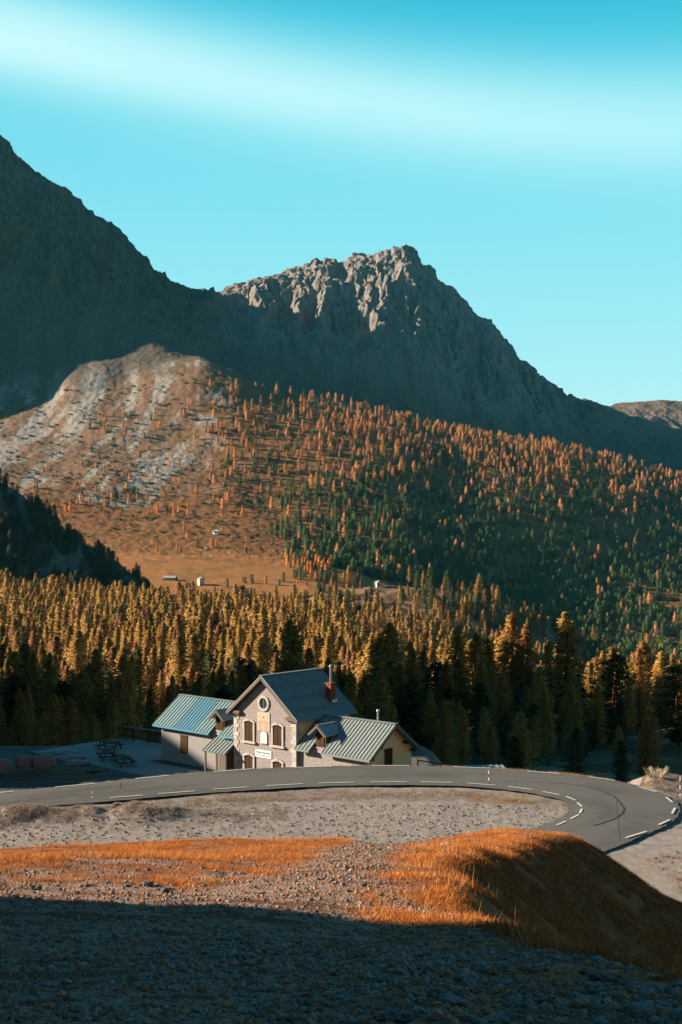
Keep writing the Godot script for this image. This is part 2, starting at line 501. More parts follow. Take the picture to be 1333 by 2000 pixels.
# ---------------------------------------------------------------- build
func _ready() -> void:
	rng.seed = 77
	for a in [[n_big, 1, 0.012, 3], [n_mid, 2, 0.03, 4], [n_fine, 3, 0.045, 3], [n_rock, 4, 0.0068, 6], [n_rock2, 5, 0.02, 3]]:
		a[0].seed = a[1]
		a[0].noise_type = FastNoiseLite.TYPE_SIMPLEX
		a[0].frequency = a[2]
		a[0].fractal_octaves = a[3]
	for a in [n_rock, n_rock2]: a.fractal_type = FastNoiseLite.FRACTAL_RIDGED
	camera_and_light()
	materials()
	make_rows()
	build_ground()
	build_forest_floor()
	build_mountains()
	build_side_hills()
	build_back_slope()
	build_road()
	build_house()
	build_terrace()
	build_roadside()
	build_valley_huts()
	build_forest()
	build_hillside_trees()
	build_foreground()

func camera_and_light() -> void:
	var cam := Camera3D.new()
	cam.name = "camera"
	add_child(cam)
	cam.set_frustum(2000.0 / F * 0.1, Vector2(0, 50.0 / F * 0.1), 0.1, 12000.0)
	cam.current = true
	var sun := DirectionalLight3D.new()
	sun.name = "sun"
	add_child(sun)
	sun.look_at_from_position(Vector3(-1.0, SUN_TAN, -SUN_SIDE), Vector3.ZERO)
	sun.light_color = Color(1.0, 0.9, 0.77)
	sun.light_energy = 1.6
	sun.light_angular_distance = 0.5
	sun.shadow_enabled = true
	var env := Environment.new()
	env.tonemap_mode = Environment.TONE_MAPPER_LINEAR
	env.tonemap_exposure = EXPOSURE
	env.background_mode = Environment.BG_SKY
	env.sky = Sky.new()
	env.sdfgi_enabled = true
	env.ssao_enabled = true
	env.ssil_enabled = true
	env.fog_enabled = true
	env.fog_density = 0.000011
	env.fog_light_color = Color(0.42, 0.88, 1.0)
	var pano := PanoramaSkyMaterial.new()
	var w := 1024
	var h := 512
	var im := Image.create(w, h, false, Image.FORMAT_RGBF)
	var sky_t := [[0.0, Color(0.84, 0.955, 0.97)], [5.0, Color(0.76, 0.95, 0.97)], [9.0, Color(0.66, 0.93, 0.965)], [14.0, Color(0.56, 0.895, 0.955)], [18.0, Color(0.48, 0.865, 0.94)], [24.0, Color(0.22, 0.745, 0.865)], [32.0, Color(0.1, 0.58, 0.74)], [50.0, Color(0.04, 0.4, 0.57)], [90.0, Color(0.02, 0.3, 0.46)]]
	for y in h:
		var el := 90.0 - (y + 0.5) / h * 180.0
		var c: Color = sky_t[8][1]
		for i in 8:
			if el < sky_t[i + 1][0]:
				c = (sky_t[i][1] as Color).lerp(sky_t[i + 1][1], clampf((el - sky_t[i][0]) / (sky_t[i + 1][0] - sky_t[i][0]), 0.0, 1.0))
				break
		for x in w:
			var az := ((x + 0.5) / w - 0.5) * 360.0      # 0 = straight ahead, right positive
			# one long veil of cirrus, tilted, running on round the sky
			var mid := 20.4 - 3.5 * sin(deg_to_rad(az) * 2.0)
			var e := el - mid
			var wide := 2.7 if e > 0.0 else 2.3
			var veil := exp(-pow(absf(e) / wide, 2.0)) * (0.9 - 0.26 * sin(deg_to_rad(az * 2.0 + 4.0))) * (1.0 + 0.05 * n_mid.get_noise_2d(az * 1.5, el * 9.0 + az))
			var s := c.lerp(Color(0.8, 0.985, 1.0), clampf(veil, 0.0, 1.0))
			if el < 0.0:
				s = Color(0.3, 0.36, 0.37)
			var l := s.srgb_to_linear()
			im.set_pixel(x, y, Color(l.r / EXPOSURE, l.g / EXPOSURE, l.b / EXPOSURE))
	pano.panorama = ImageTexture.create_from_image(im)
	env.sky.sky_material = pano
	var we := WorldEnvironment.new()
	we.name = "environment"
	we.environment = env
	add_child(we)

func materials() -> void:
	var W := Color(1, 1, 1)
	var grain := noise_tex(11, 0.09, FastNoiseLite.TYPE_SIMPLEX, Color(0.62, 0.62, 0.62), W, 4)
	var grain_soft := noise_tex(12, 0.02, FastNoiseLite.TYPE_SIMPLEX, Color(0.78, 0.78, 0.78), W, 5)
	var pebble := noise_tex(13, 0.05, FastNoiseLite.TYPE_CELLULAR, Color(0.0, 0.0, 0.0), W, 2)
	var cloth := noise_tex(14, 0.16, FastNoiseLite.TYPE_SIMPLEX, Color(0.72, 0.72, 0.72), W, 3)
	M.ground = mat(W, 0.95, grain, 0.8, pebble, 5.0, true, 0.2)
	M.forest_floor = mat(W, 1.0, grain, 0.15, null, 1.0, true, 0.1)
	M.mountain = mat(W, 0.95, grain, 0.014, grain, 350.0, true, 0.15)
	M.asphalt = mat(lin(0.13, 0.13, 0.13), 0.85, grain, 1.6, cloth, 0.6, true, 0.25)
	M.paint = mat(lin(0.55, 0.55, 0.54), 0.7, cloth, 2.0)
	M.seal = mat(lin(0.025, 0.025, 0.027), 0.6)
	M.stone_wall = mat(lin(0.3, 0.285, 0.29), 0.95, noise_tex(21, 0.03, FastNoiseLite.TYPE_SIMPLEX, Color(0.66, 0.64, 0.66), W, 5), 0.35, cloth, 3.0)
	M.pebble_wall = mat(lin(0.33, 0.32, 0.325), 0.95, noise_tex(22, 0.12, FastNoiseLite.TYPE_SIMPLEX, Color(0.6, 0.62, 0.66), W, 4), 0.7, cloth, 3.0)
	M.ochre = mat(lin(0.85, 0.52, 0.25), 0.95, grain_soft, 0.5, cloth, 2.0)
	M.quoin = [mat(lin(0.4, 0.385, 0.385), 0.9, grain_soft, 0.9), mat(lin(0.34, 0.32, 0.32), 0.9, grain_soft, 0.8), mat(lin(0.43, 0.42, 0.42), 0.9, grain_soft, 0.7)]
	M.roof = mat(lin(0.19, 0.24, 0.255), 0.5, grain_soft, 0.3, null, 1.0, false, 0.5)
	M.roof_pale = mat(lin(0.15, 0.27, 0.32), 0.45, grain_soft, 0.3, null, 1.0, false, 0.5)
	M.roof_blue = mat(lin(0.05, 0.22, 0.36), 0.45, grain_soft, 0.3, null, 1.0, false, 0.5)
	M.seam = mat(lin(0.11, 0.14, 0.15), 0.5, null, 1.0, null, 1.0, false, 0.5)
	M.timber = mat(lin(0.075, 0.05, 0.04), 0.85, grain, 1.2)
	M.grey_timber = mat(lin(0.16, 0.135, 0.125), 0.85, grain, 1.2)
	M.plank = [mat(lin(0.06, 0.029, 0.011), 0.8, grain, 1.6), mat(lin(0.075, 0.036, 0.013), 0.8, grain, 1.4), mat(lin(0.048, 0.022, 0.01), 0.8, grain, 1.8)]
	M.brick = mat(lin(0.24, 0.085, 0.035), 0.9, grain, 2.0)
	M.steel = mat(lin(0.5, 0.5, 0.5), 0.3)
	M.steel.metallic = 0.9
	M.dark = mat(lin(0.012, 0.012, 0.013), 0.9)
	M.glass = mat(lin(0.02, 0.035, 0.04), 0.08, null, 1.0, null, 1.0, false, 0.6)
	M.sign_white = mat(lin(0.6, 0.66, 0.68), 0.6)
	M.sign_cream = mat(lin(0.46, 0.4, 0.33), 0.7, grain_soft, 3.0)
	M.sign_pink = mat(lin(0.48, 0.36, 0.33), 0.7, grain_soft, 3.0)
	M.sign_ochre = mat(lin(0.38, 0.27, 0.13), 0.7)
	M.ink = mat(lin(0.05, 0.08, 0.12), 0.7)
	M.ink_brown = mat(lin(0.2, 0.08, 0.05), 0.7)
	M.terrace = mat(lin(0.24, 0.24, 0.24), 0.9, grain_soft, 0.4)
	M.boulder = mat(lin(0.24, 0.18, 0.18), 0.95, grain, 0.6, grain_soft, 4.0)
	M.trunk = mat(lin(0.1, 0.075, 0.06), 0.95, grain, 1.0)
	M.larch = []
	for c in [Color(0.31, 0.19, 0.055), Color(0.28, 0.165, 0.045), Color(0.34, 0.215, 0.06), Color(0.25, 0.135, 0.045), Color(0.3, 0.195, 0.06)]:
		M.larch.append(leaf_mat(c.linear_to_srgb()))
	M.pine = []
	for c in [Color(0.05, 0.062, 0.03), Color(0.06, 0.08, 0.03), Color(0.04, 0.055, 0.03)]:
		M.pine.append(leaf_mat(c.linear_to_srgb()))
	M.leaf = leaf_mat(W)
	M.grass = leaf_mat(W)
	M.stone = mat(W, 0.95, grain, 2.2, null, 1.0, true, 0.25)
	M.twig = mat(lin(0.42, 0.35, 0.27), 0.9)
	M.pole_dark = mat(lin(0.05, 0.045, 0.045), 0.7)
	M.pole_white = mat(lin(0.7, 0.7, 0.68), 0.6)

func leaf_mat(c: Color) -> StandardMaterial3D:
	var m := mat(c, 0.85, null, 1.0, null, 1.0, true, 0.15)
	m.backlight_enabled = true
	m.backlight = Color(0.6, 0.6, 0.6)
	return m

# ---------------------------------------------------------------- ground sheets
func ground_color(x: float, d: float) -> Color:
	var a := n_mid.get_noise_2d(x * 16.0, d * 16.0)
	var b := n_fine.get_noise_2d(x * 40.0, d * 40.0)
	var st := n_mid.get_noise_2d(x * 8.0 + 50.0, d * 24.0)
	var gravel := Color(0.32, 0.215, 0.17)
	var c: Color
	var fl := floor_y(x, d)
	if d < 62.0 and ground_y(x, d) > fl + 0.5:
		var g := grass_share(x, d)
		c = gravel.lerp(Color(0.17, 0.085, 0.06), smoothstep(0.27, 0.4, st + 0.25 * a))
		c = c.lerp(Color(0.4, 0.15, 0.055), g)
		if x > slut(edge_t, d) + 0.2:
			c = c.lerp(Color(0.27, 0.115, 0.05), 0.85)  # bank soil tinted darker as well, shade put into its colour
	else:
		c = Color(0.34, 0.315, 0.305)
		c = c.lerp(Color(0.42, 0.25, 0.17), smoothstep(0.25, 0.5, a) * 0.45 * smoothstep(66.0, 60.0, d))
		var verge := smoothstep(0.15, 0.5, fl + 15.64) + smoothstep(2.5, 0.5, absf(d - (slut(outer_t, x) - 8.2))) * 0.6
		c = c.lerp(Color(0.28, 0.24, 0.21).lerp(Color(0.12, 0.1, 0.09), smoothstep(-0.1, 0.35, a)), clampf(verge, 0.0, 1.0))
		if d > slut(outer_t, x) + 0.4:
			c = Color(0.22, 0.16, 0.11).lerp(Color(0.3, 0.22, 0.14), smoothstep(-0.2, 0.3, a))
			if x < -17.0 and d < 90.0:
				c = Color(0.12, 0.12, 0.12)
			elif x < 8.0:
				c = Color(0.15, 0.15, 0.15)
		if x > 19.5:
			c = Color(0.27, 0.24, 0.225).lerp(Color(0.12, 0.1, 0.09), smoothstep(0.0, 0.35, a + 0.4 * b))
	return c * (1.0 + 0.3 * b)

func grass_share(x: float, d: float) -> float:   # dry grass on the mound, 0..1
	var a := n_mid.get_noise_2d(x * 16.0, d * 16.0)
	var st := n_mid.get_noise_2d(x * 7.0 + 50.0, d * 20.0)
	var xp := slut(path_t, d)
	var wide := 0.4 + 0.011 * d
	var off_path := smoothstep(wide, wide + 0.7, absf(x - xp + 0.35 * a))
	var left := smoothstep(18.5, 22.5, d + 3.0 * a + 1.5 * st) * (0.6 + 0.4 * smoothstep(21.0, 26.0, d + 3.0 * a)) if x < xp else 0.0
	var rgt := 0.0
	if x >= xp:
		rgt = clampf(smoothstep(-0.3, 0.1, st + 0.2 * a) * 0.85 + smoothstep(33.0, 41.0, d + 5.0 * a), 0.0, 1.0)
		rgt = maxf(rgt, smoothstep(-1.1, -0.2, x - slut(edge_t, d) + 0.5 * a))
	return clampf((left if x < xp else rgt) * off_path, 0.0, 1.0) * lerpf(0.35, 1.0, smoothstep(-0.35, 0.0, n_mid.get_noise_2d(x * 22.0, d * 30.0)))

func build_ground() -> void:
	var w := 460
	var h := 560
	var p := PackedVector3Array()
	var c := PackedColorArray()
	p.resize(w * h)
	c.resize(w * h)
	for j in h:
		var d := 1.2 * pow(108.0 / 1.2, pow(float(j) / (h - 1), 0.78))
		for i in w:
			var u := float(i) / (w - 1) * 2.0 - 1.0
			var px := CX + (u * 760.0 + pow(u, 5.0) * 1500.0)
			var x := (px - CX) / F * d + u * 1.5
			p[j * w + i] = Vector3(x, ground_y(x, d), -d)
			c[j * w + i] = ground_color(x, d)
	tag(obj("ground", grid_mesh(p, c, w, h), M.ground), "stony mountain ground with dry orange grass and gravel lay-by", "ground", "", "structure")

func build_forest_floor() -> void:
	var w := 200
	var sub := [5, 8, 8, 8, 10, 14, 14, 10, 10, 8]
	_sheet("forest_floor", forest_rows, sub, w, -350.0, 1700.0, "brown forest floor falling away behind the house", func(x, z, y): return n_mid.get_noise_2d(x, z) * minf(3.0, -z * 0.006), func(_px, _k, x, z): return Color(0.16, 0.1, 0.055).lerp(Color(0.24, 0.17, 0.12), smoothstep(0.0, 0.4, n_mid.get_noise_2d(x * 0.8, z * 0.8))))
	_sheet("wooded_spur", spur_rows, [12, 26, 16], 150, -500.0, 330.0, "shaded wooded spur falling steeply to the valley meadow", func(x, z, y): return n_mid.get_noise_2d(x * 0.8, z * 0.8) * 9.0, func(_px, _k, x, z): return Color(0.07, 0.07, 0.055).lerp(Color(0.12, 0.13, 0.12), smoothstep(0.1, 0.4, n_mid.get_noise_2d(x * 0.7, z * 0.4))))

func _sheet(called: String, rows: Array, sub: Array, w: int, px0: float, px1: float, label: String, bump: Callable, paint: Callable) -> void:
	var p := PackedVector3Array()
	var c := PackedColorArray()
	var h := 1
	for s in sub: h += s
	p.resize(w * h)
	c.resize(w * h)
	for i in w:
		var px := lerpf(px0, px1, float(i) / (w - 1))
		var pr := profile(rows, px)
		var j := 0
		for k in sub.size():
			for q in (sub[k] + (1 if k == sub.size() - 1 else 0)):
				var f: float = float(q) / sub[k]
				var v := along(pr, k, f)
				var x := (px - CX) / F * v.x
				var y: float = v.y
				y += bump.call(x, -v.x, y)
				p[j * w + i] = Vector3(x, y, -v.x)
				c[j * w + i] = paint.call(px, k + f, x, -v.x)
				j += 1
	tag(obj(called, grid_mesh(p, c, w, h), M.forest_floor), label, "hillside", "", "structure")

func build_mountains() -> void:
	var cols := PackedFloat32Array()
	var px := -1500.0
	while px < 1800.0:
		cols.append(px)
		px += 2.0 if px > -40.0 and px < 1370.0 else (5.0 if px > -420.0 and px < 1450.0 else 30.0)
	var sub := [4, 12, 14, 46, 52, 46, 34, 62, 92, 8, 3]
	var h := 1
	for s in sub: h += s
	var w := cols.size()
	var p := PackedVector3Array()
	var c := PackedColorArray()
	p.resize(w * h)
	c.resize(w * h)
	for i in w:
		var pr := profile(mountain_rows, cols[i])
		var j := 0
		for k in sub.size():
			for q in (sub[k] + (1 if k == sub.size() - 1 else 0)):
				var kk: float = k + float(q) / sub[k]
				var v := mountain_point(cols[i], pr, kk)
				p[j * w + i] = v
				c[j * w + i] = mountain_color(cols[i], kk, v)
				j += 1
	tag(obj("mountain", grid_mesh(p, c, w, h), M.mountain), "valley meadow, scree fans and two rocky mountains joined by a saddle", "mountain", "", "structure")

# hills outside the picture that throw the long shadows of the low sun
func build_side_hills() -> void:
	var lanes := [[-70.0, 16.4, [-70, 30, 0, 24, 12, 22, 15.4, 21, 16.4, -20], 44.0, 0.0], [80.0, 296.0, [80, -60, 82.5, 8, 86, 22, 100, 27, 106, 52, 118, 66, 170, 76, 200, 76, 228, 73, 248, 66, 268, 34, 296, -90], 60.0, 0.6]]
	for L in lanes:
		var w := 60
		var h := 90
		var p := PackedVector3Array()
		var c := PackedColorArray()
		p.resize(w * h)
		c.resize(w * h)
		for j in h:
			var d := lerpf(L[0], L[1], float(j) / (h - 1))
			var top := lut(L[2], d)
			var x0: float = -(L[3] + L[4] * maxf(d, 0.0))
			for i in w:
				var u := float(i) / (w - 1) * 2.0 - 1.0
				var wide := 75.0 if u < 0.0 else 24.0 + 0.34 * maxf(d, 0.0)
				var y := top - absf(u) * wide * 1.15
				p[j * w + i] = Vector3(x0 + u * wide, y + n_mid.get_noise_2d(u * wide, d) * 1.5 * absf(u) + n_fine.get_noise_2d(3.0, d * 6.0) * 0.35, -(d - SUN_SIDE * (x0 + u * wide)))
				c[j * w + i] = Color(0.2, 0.16, 0.13)
		tag(obj("side_hill", grid_mesh(p, c, w, h), M.forest_floor), "unseen brown hill flank beside the pass shaped to cast the shadows", "hill", "", "structure")

# unseen mountainside added behind the camera to block sky light and deepen shade
func build_back_slope() -> void:
	var w := 70
	var h := 60
	var p := PackedVector3Array()
	var c := PackedColorArray()
	for j in h:
		var b := 1.0 + 1400.0 * pow(float(j) / (h - 1), 2.0)      # metres behind the camera
		for i in w:
			var x := (float(i) / (w - 1) * 2.0 - 1.0) * (60.0 + 2200.0 * float(j) / (h - 1))
			var y := -1.75 + 0.25 * b + 0.42 * maxf(0.0, b - 25.0) - 0.12 * maxf(0.0, b - 700.0)
			y += n_big.get_noise_2d(x * 0.3, b * 0.3) * minf(b * 0.12, 60.0)
			p.append(Vector3(x, y, b))
			c.append(Color(0.2, 0.16, 0.13))
	tag(obj("mountainside", grid_mesh(p, c, w, h), M.forest_floor), "added brown mountainside behind the viewpoint that blocks sky light", "hillside", "", "structure")

# ---------------------------------------------------------------- road
func road_pt(px: float, py: float) -> Vector2:   # point of the flat road surface: (x, d)
	var d := 15.5 * F / (py - HY)
	return Vector2((px - CX) / F * d, d)

func build_road() -> void:
	var road := thing("road", Vector3(0, -15.5, 0), "grey asphalt hairpin road with dashed white edge lines", "road")
	tag(road, "", "", "", "structure")
	var outer := []
	for q in [[-420, 1610], [-200, 1574], [0, 1549], [146, 1534.5], [297, 1518.5], [455, 1505], [610, 1498.5], [763, 1496], [920, 1500], [1061, 1509.5], [1176, 1521.5], [1265, 1542], [1308, 1563], [1317, 1585], [1297, 1607], [1242, 1631], [1150, 1668], [1000, 1715], [700, 1790], [200, 1880], [-400, 1960]]:
		outer.append(road_pt(q[0], q[1]))
	var inner := []
	for q in [[-520, 1645], [-260, 1602], [0, 1582], [110, 1567.5], [247, 1556.5], [400, 1544], [600, 1531.5], [760, 1528], [900, 1530], [1017, 1540], [1077, 1550], [1116, 1560], [1132, 1572], [1135, 1584], [1124, 1596], [1096, 1610], [1030, 1632], [900, 1662], [640, 1705], [200, 1765], [-300, 1820]]:
		inner.append(road_pt(q[0], q[1]))
	var n := 260
	var w := 9
	var p := PackedVector3Array()
	var c := PackedColorArray()
	for j in n:
		var t := float(j) / (n - 1) * (outer.size() - 1)
		var o := _curve(outer, t)
		var i_ := _curve(inner, t)
		var across := (i_ - o).normalized()
		var a := o - across * 0.3
		var b := i_ + across * 0.75
		for k in w:
			var f := float(k) / (w - 1)
			var v := a.lerp(b, f)
			var edge := minf(f, 1.0 - f)
			var y := -0.02 if edge < 0.01 else 0.03 * sin(f * PI)
			v += across * n_fine.get_noise_2d(v.x * 30.0, v.y * 30.0) * (0.12 if edge < 0.01 else 0.0)
			p.append(Vector3(v.x, y, -v.y))
			var g := 0.98 + 0.4 * n_mid.get_noise_2d(f * 60.0, t * 8.0) - 0.12 * exp(-pow((f - 0.32) / 0.06, 2.0)) - 0.1 * exp(-pow((f - 0.66) / 0.06, 2.0)) + 0.12 * n_fine.get_noise_2d(v.x * 20.0, v.y * 20.0)
			c.append(Color(g, g, g * 0.99))
	obj("asphalt", grid_mesh(p, c, w, n), M.asphalt, road)
	# dashes traced from the markings: pairs of ends on the outer and the inner edge line
	var dashes := [[108, 1538.5, 185, 1531], [265, 1521.5, 330, 1515.5], [418, 1508, 492, 1502.5], [575, 1499.7, 648, 1497.6], [727, 1496.2, 800, 1496], [885, 1498.6, 958, 1501.3], [1030, 1507, 1093, 1512.2], [1150, 1518.5, 1202, 1525.4], [1248, 1537.6, 1282, 1547.6], [1301, 1558, 1314, 1568], [1313, 1590, 1319, 1579], [1287, 1612, 1308, 1602], [1222, 1637.5, 1263, 1625], [0, 1549, 28, 1546],
		[215, 1559, 280, 1554], [310, 1551.2, 382, 1545.8], [417, 1542.6, 487, 1537.8], [520, 1535.6, 592, 1531.8], [623, 1530.6, 693, 1528.7], [725, 1528.2, 795, 1527.9], [823, 1528, 884, 1529.3], [914, 1530.6, 968, 1534.6], [993, 1537.2, 1041, 1543.2], [1060, 1547, 1093, 1553.2], [1106, 1556.5, 1125, 1564.2], [1128, 1568.6, 1137, 1576.4], [1133, 1589, 1137, 1581], [1115, 1600.5, 1131, 1592], [1088, 1612.5, 1106, 1605]]
	for s in dashes:
		var a := road_pt(s[0], s[1])
		var b := road_pt(s[2], s[3])
		var pp := PackedVector3Array()
		var cc := PackedColorArray()
		var dir := (b - a).normalized()
		var side := Vector2(-dir.y, dir.x) * 0.068
		for j in 9:
			var v := a.lerp(b, j / 8.0)
			for k in [-1.0, 1.0]:
				var q: Vector2 = v + side * k * (1.0 + 0.12 * n_fine.get_noise_2d(v.x * 90.0, v.y * 90.0 + k * 40.0))
				pp.append(Vector3(q.x, 0.042, -q.y))
				cc.append(Color(1, 1, 1))
		obj("edge_dash", grid_mesh(pp, cc, 2, 9), M.paint, road)
	# tar seal along the crack in the bend
	for line in [[[985, 1527], [1106, 1532], [1163, 1542], [1200, 1558], [1216, 1575], [1216, 1590], [1192, 1604], [1160, 1614]]]:
		var pp := PackedVector3Array()
		var cc := PackedColorArray()
		var pts := []
		for q in line: pts.append(road_pt(q[0], q[1]))
		for j in 60:
			var t := j / 59.0 * (pts.size() - 1)
			var v := _curve(pts, t)
			var v2 := _curve(pts, minf(t + 0.02, pts.size() - 1))
			var v1 := _curve(pts, maxf(t - 0.02, 0.0))
			var dir := (v2 - v1).normalized()
			var wd := 0.022 + 0.035 * smoothstep(0.3, 3.0, t)
			v += Vector2(-dir.y, dir.x) * n_fine.get_noise_2d(t * 130.0, 3.0) * 0.1
			for k in [-1.0, 1.0]:
				pp.append(Vector3(v.x - dir.y * wd * k, 0.044, -(v.y + dir.x * wd * k)))
				cc.append(Color(1, 1, 1))
		obj("tar_seal", grid_mesh(pp, cc, 2, 60), M.seal, road)

func _curve(pts: Array, t: float) -> Vector2:
	var i := mini(int(t), pts.size() - 2)
	var f := t - i
	var a: Vector2 = pts[maxi(i - 1, 0)]
	var b: Vector2 = pts[i]
	var c: Vector2 = pts[i + 1]
	var d: Vector2 = pts[mini(i + 2, pts.size() - 1)]
	return b.cubic_interpolate(c, a, d, f)

# ---------------------------------------------------------------- house. Local axes: x along the front to the right, z out of the front
func slope(called: String, a: Vector3, b: Vector3, c: Vector3, d: Vector3, m: Material, every := 0.42, seams := true, parent: Node = null) -> MeshInstance3D:
	# a, b on the eave; c, d on the ridge (d above a)
	var n := (b - a).cross(d - a).normalized()
	if n.y < 0.0: n = -n
	var st := SurfaceTool.new()
	st.begin(Mesh.PRIMITIVE_TRIANGLES)
	st.set_smooth_group(-1)
	var lo := [a, b, c, d]
	var q := n * 0.09
	for f in [[a, b, c, d], [a + q, b + q, c + q, d + q]]:
		for i in [0, 1, 2, 0, 2, 3]: st.add_vertex(f[i])
	for i in 4:
		var s: Vector3 = lo[i]
		var e: Vector3 = lo[(i + 1) % 4]
		for v in [s, e, e + q, s, e + q, s + q]: st.add_vertex(v)
	st.generate_normals()
	var r := obj(called, st.commit(), m, parent if parent else house)
	if seams:
		var len_ := (b - a).length()
		var k := maxi(1, roundi(len_ / every))
		for i in k + 1:
			var f := clampf(float(i) / k, 0.004, 0.996)
			stick("seam", a.lerp(b, f) + n * 0.113, d.lerp(c, f) + n * 0.113, 0.045, 0.05, M.seam, r, n)
	return r

func arch_window(x: float, y: float, w: float, h: float, z: float, sill: bool) -> void:
	var win := Node3D.new()
	win.name = "window"
	house.add_child(win, true)
	var rise := 0.22
	var t := 0.16
	var qm: Array = M.quoin
	for s in [-1.0, 1.0]:
		for k in 3:
			box_at("jamb_stone", Vector3(x + s * (w / 2 + t / 2) - t / 2 - (0.02 if k == 1 else 0.0), y + h * k / 3.0 + 0.004, z), Vector3(x + s * (w / 2 + t / 2) + t / 2 + (0.02 if k == 1 else 0.0), y + h * (k + 1) / 3.0 - 0.004, z + 0.09 + 0.006 * k), qm[k], win)
	for k in 5:
		var f0 := k / 5.0 * 2.0 - 1.0
		var f1 := (k + 1) / 5.0 * 2.0 - 1.0
		var hw := w / 2 + t
		var poly := PackedVector2Array([Vector2(x + f0 * hw + 0.006, y + h + rise * (1.0 - f0 * f0) - 0.01), Vector2(x + f1 * hw - 0.006, y + h + rise * (1.0 - f1 * f1) - 0.01), Vector2(x + f1 * hw * 1.04 - 0.006, y + h + 0.17 + rise * (1.0 - f1 * f1)), Vector2(x + f0 * hw * 1.04 + 0.006, y + h + 0.17 + rise * (1.0 - f0 * f0))])
		obj("arch_stone", extrude(poly, Vector3(0, 0, z), Vector3.RIGHT, Vector3.UP, Vector3(0, 0, 0.12 if k == 2 else 0.1)), qm[(k * 2) % 3], win)
	if sill:
		box_at("sill", Vector3(x - w / 2 - 0.3, y - 0.16, z), Vector3(x + w / 2 + 0.3, y - 0.005, z + 0.2), qm[0], win)
	box_at("dark_backing", Vector3(x - w / 2, y, z), Vector3(x + w / 2, y + h + rise * 0.7, z + 0.012), M.dark, win)  # flat near-black sheet behind the planks, the wall has no opening
	var nP := 8
	for k in nP:
		var x0 := x - w / 2 + w * k / nP
		var fc := (k + 0.5) / nP * 2.0 - 1.0
		var top := y + h - 0.05 + rise * (0.86 - fc * fc)
		box_at("shutter_plank", Vector3(x0 + (0.02 if k == 4 else 0.008), y + 0.06, z + 0.013), Vector3(x0 + w / nP - (0.02 if k == 3 else 0.008), top - 0.05, z + 0.05 + 0.006 * (k % 2)), M.plank[(k * 7 + int(x * 3.0 + 40.0)) % 3], win)

func plain_window(o: Vector3, ax: Vector3, az: Vector3, w: float, h: float, parent_name := "window") -> void:
	var win := Node3D.new()
	win.name = parent_name
	house.add_child(win, true)
	win.transform = Transform3D(Basis(ax, Vector3.UP, az), o)
	box_at("dark_backing", Vector3(0, 0, 0), Vector3(w, h, 0.015), M.dark, win)  # same near-black sheet laid on the wall behind the planks
	for k in 6:
		box_at("shutter_plank", Vector3(w * k / 6 + (0.016 if k == 3 else 0.006), 0.04, 0.016), Vector3(w * (k + 1) / 6 - (0.016 if k == 2 else 0.006), h - 0.04, 0.055 + 0.006 * (k % 2)), M.plank[(k * 5) % 3], win)
	box_at("sill", Vector3(-0.12, -0.11, 0), Vector3(w + 0.12, -0.01, 0.13), M.quoin[1], win)
	box_at("lintel", Vector3(-0.05, h + 0.005, 0), Vector3(w + 0.05, h + 0.1, 0.07), M.timber, win)

func dormer(x: float, z_eave: float, y_base: float, w: float, z_back: float) -> void:
	var dm := Node3D.new()
	dm.name = "dormer"
	house.add_child(dm, true)
	var zf := z_eave - 0.1
	var top := y_base + 1.05
	var peak := top + 0.5
	var poly := PackedVector2Array([Vector2(-w / 2, -0.35), Vector2(w / 2, -0.35), Vector2(w / 2, 1.05), Vector2(0, 1.5), Vector2(-w / 2, 1.05)])
	obj("dormer_wall", extrude(poly, Vector3(x, y_base, zf), Vector3.RIGHT, Vector3.UP, Vector3(0, 0, z_back - zf)), M.timber, dm)
	for k in 4:
		box_at("shutter_plank", Vector3(x - 0.36 + 0.18 * k + 0.008, y_base + 0.02, zf + 0.005), Vector3(x - 0.18 + 0.18 * k - 0.008, y_base + 1.0, zf + 0.05), M.plank[(k + 1) % 3], dm)
	box_at("sill", Vector3(x - w / 2 - 0.1, y_base - 0.36, zf + 0.002), Vector3(x + w / 2 + 0.1, y_base - 0.22, zf + 0.18), M.quoin[1], dm)
	for s in [-1.0, 1.0]:
		slope("dormer_roof", Vector3(x + s * (w / 2 + 0.32), top - 0.14, zf + 0.45), Vector3(x + s * (w / 2 + 0.32), top - 0.14, z_back - 0.9), Vector3(x, peak + 0.06, z_back - 0.9), Vector3(x, peak + 0.06, zf + 0.45), M.roof, 0.4, false, dm)
	stick("ridge_cap", Vector3(x, peak + 0.17, zf + 0.46), Vector3(x, peak + 0.17, z_back - 0.9), 0.2, 0.04, M.seam, dm)
	for s in [-1.0, 1.0]:
		stick("bargeboard", Vector3(x + s * (w / 2 + 0.32), top - 0.15, zf + 0.47), Vector3(x, peak + 0.04, zf + 0.47), 0.04, 0.14, M.grey_timber, dm)

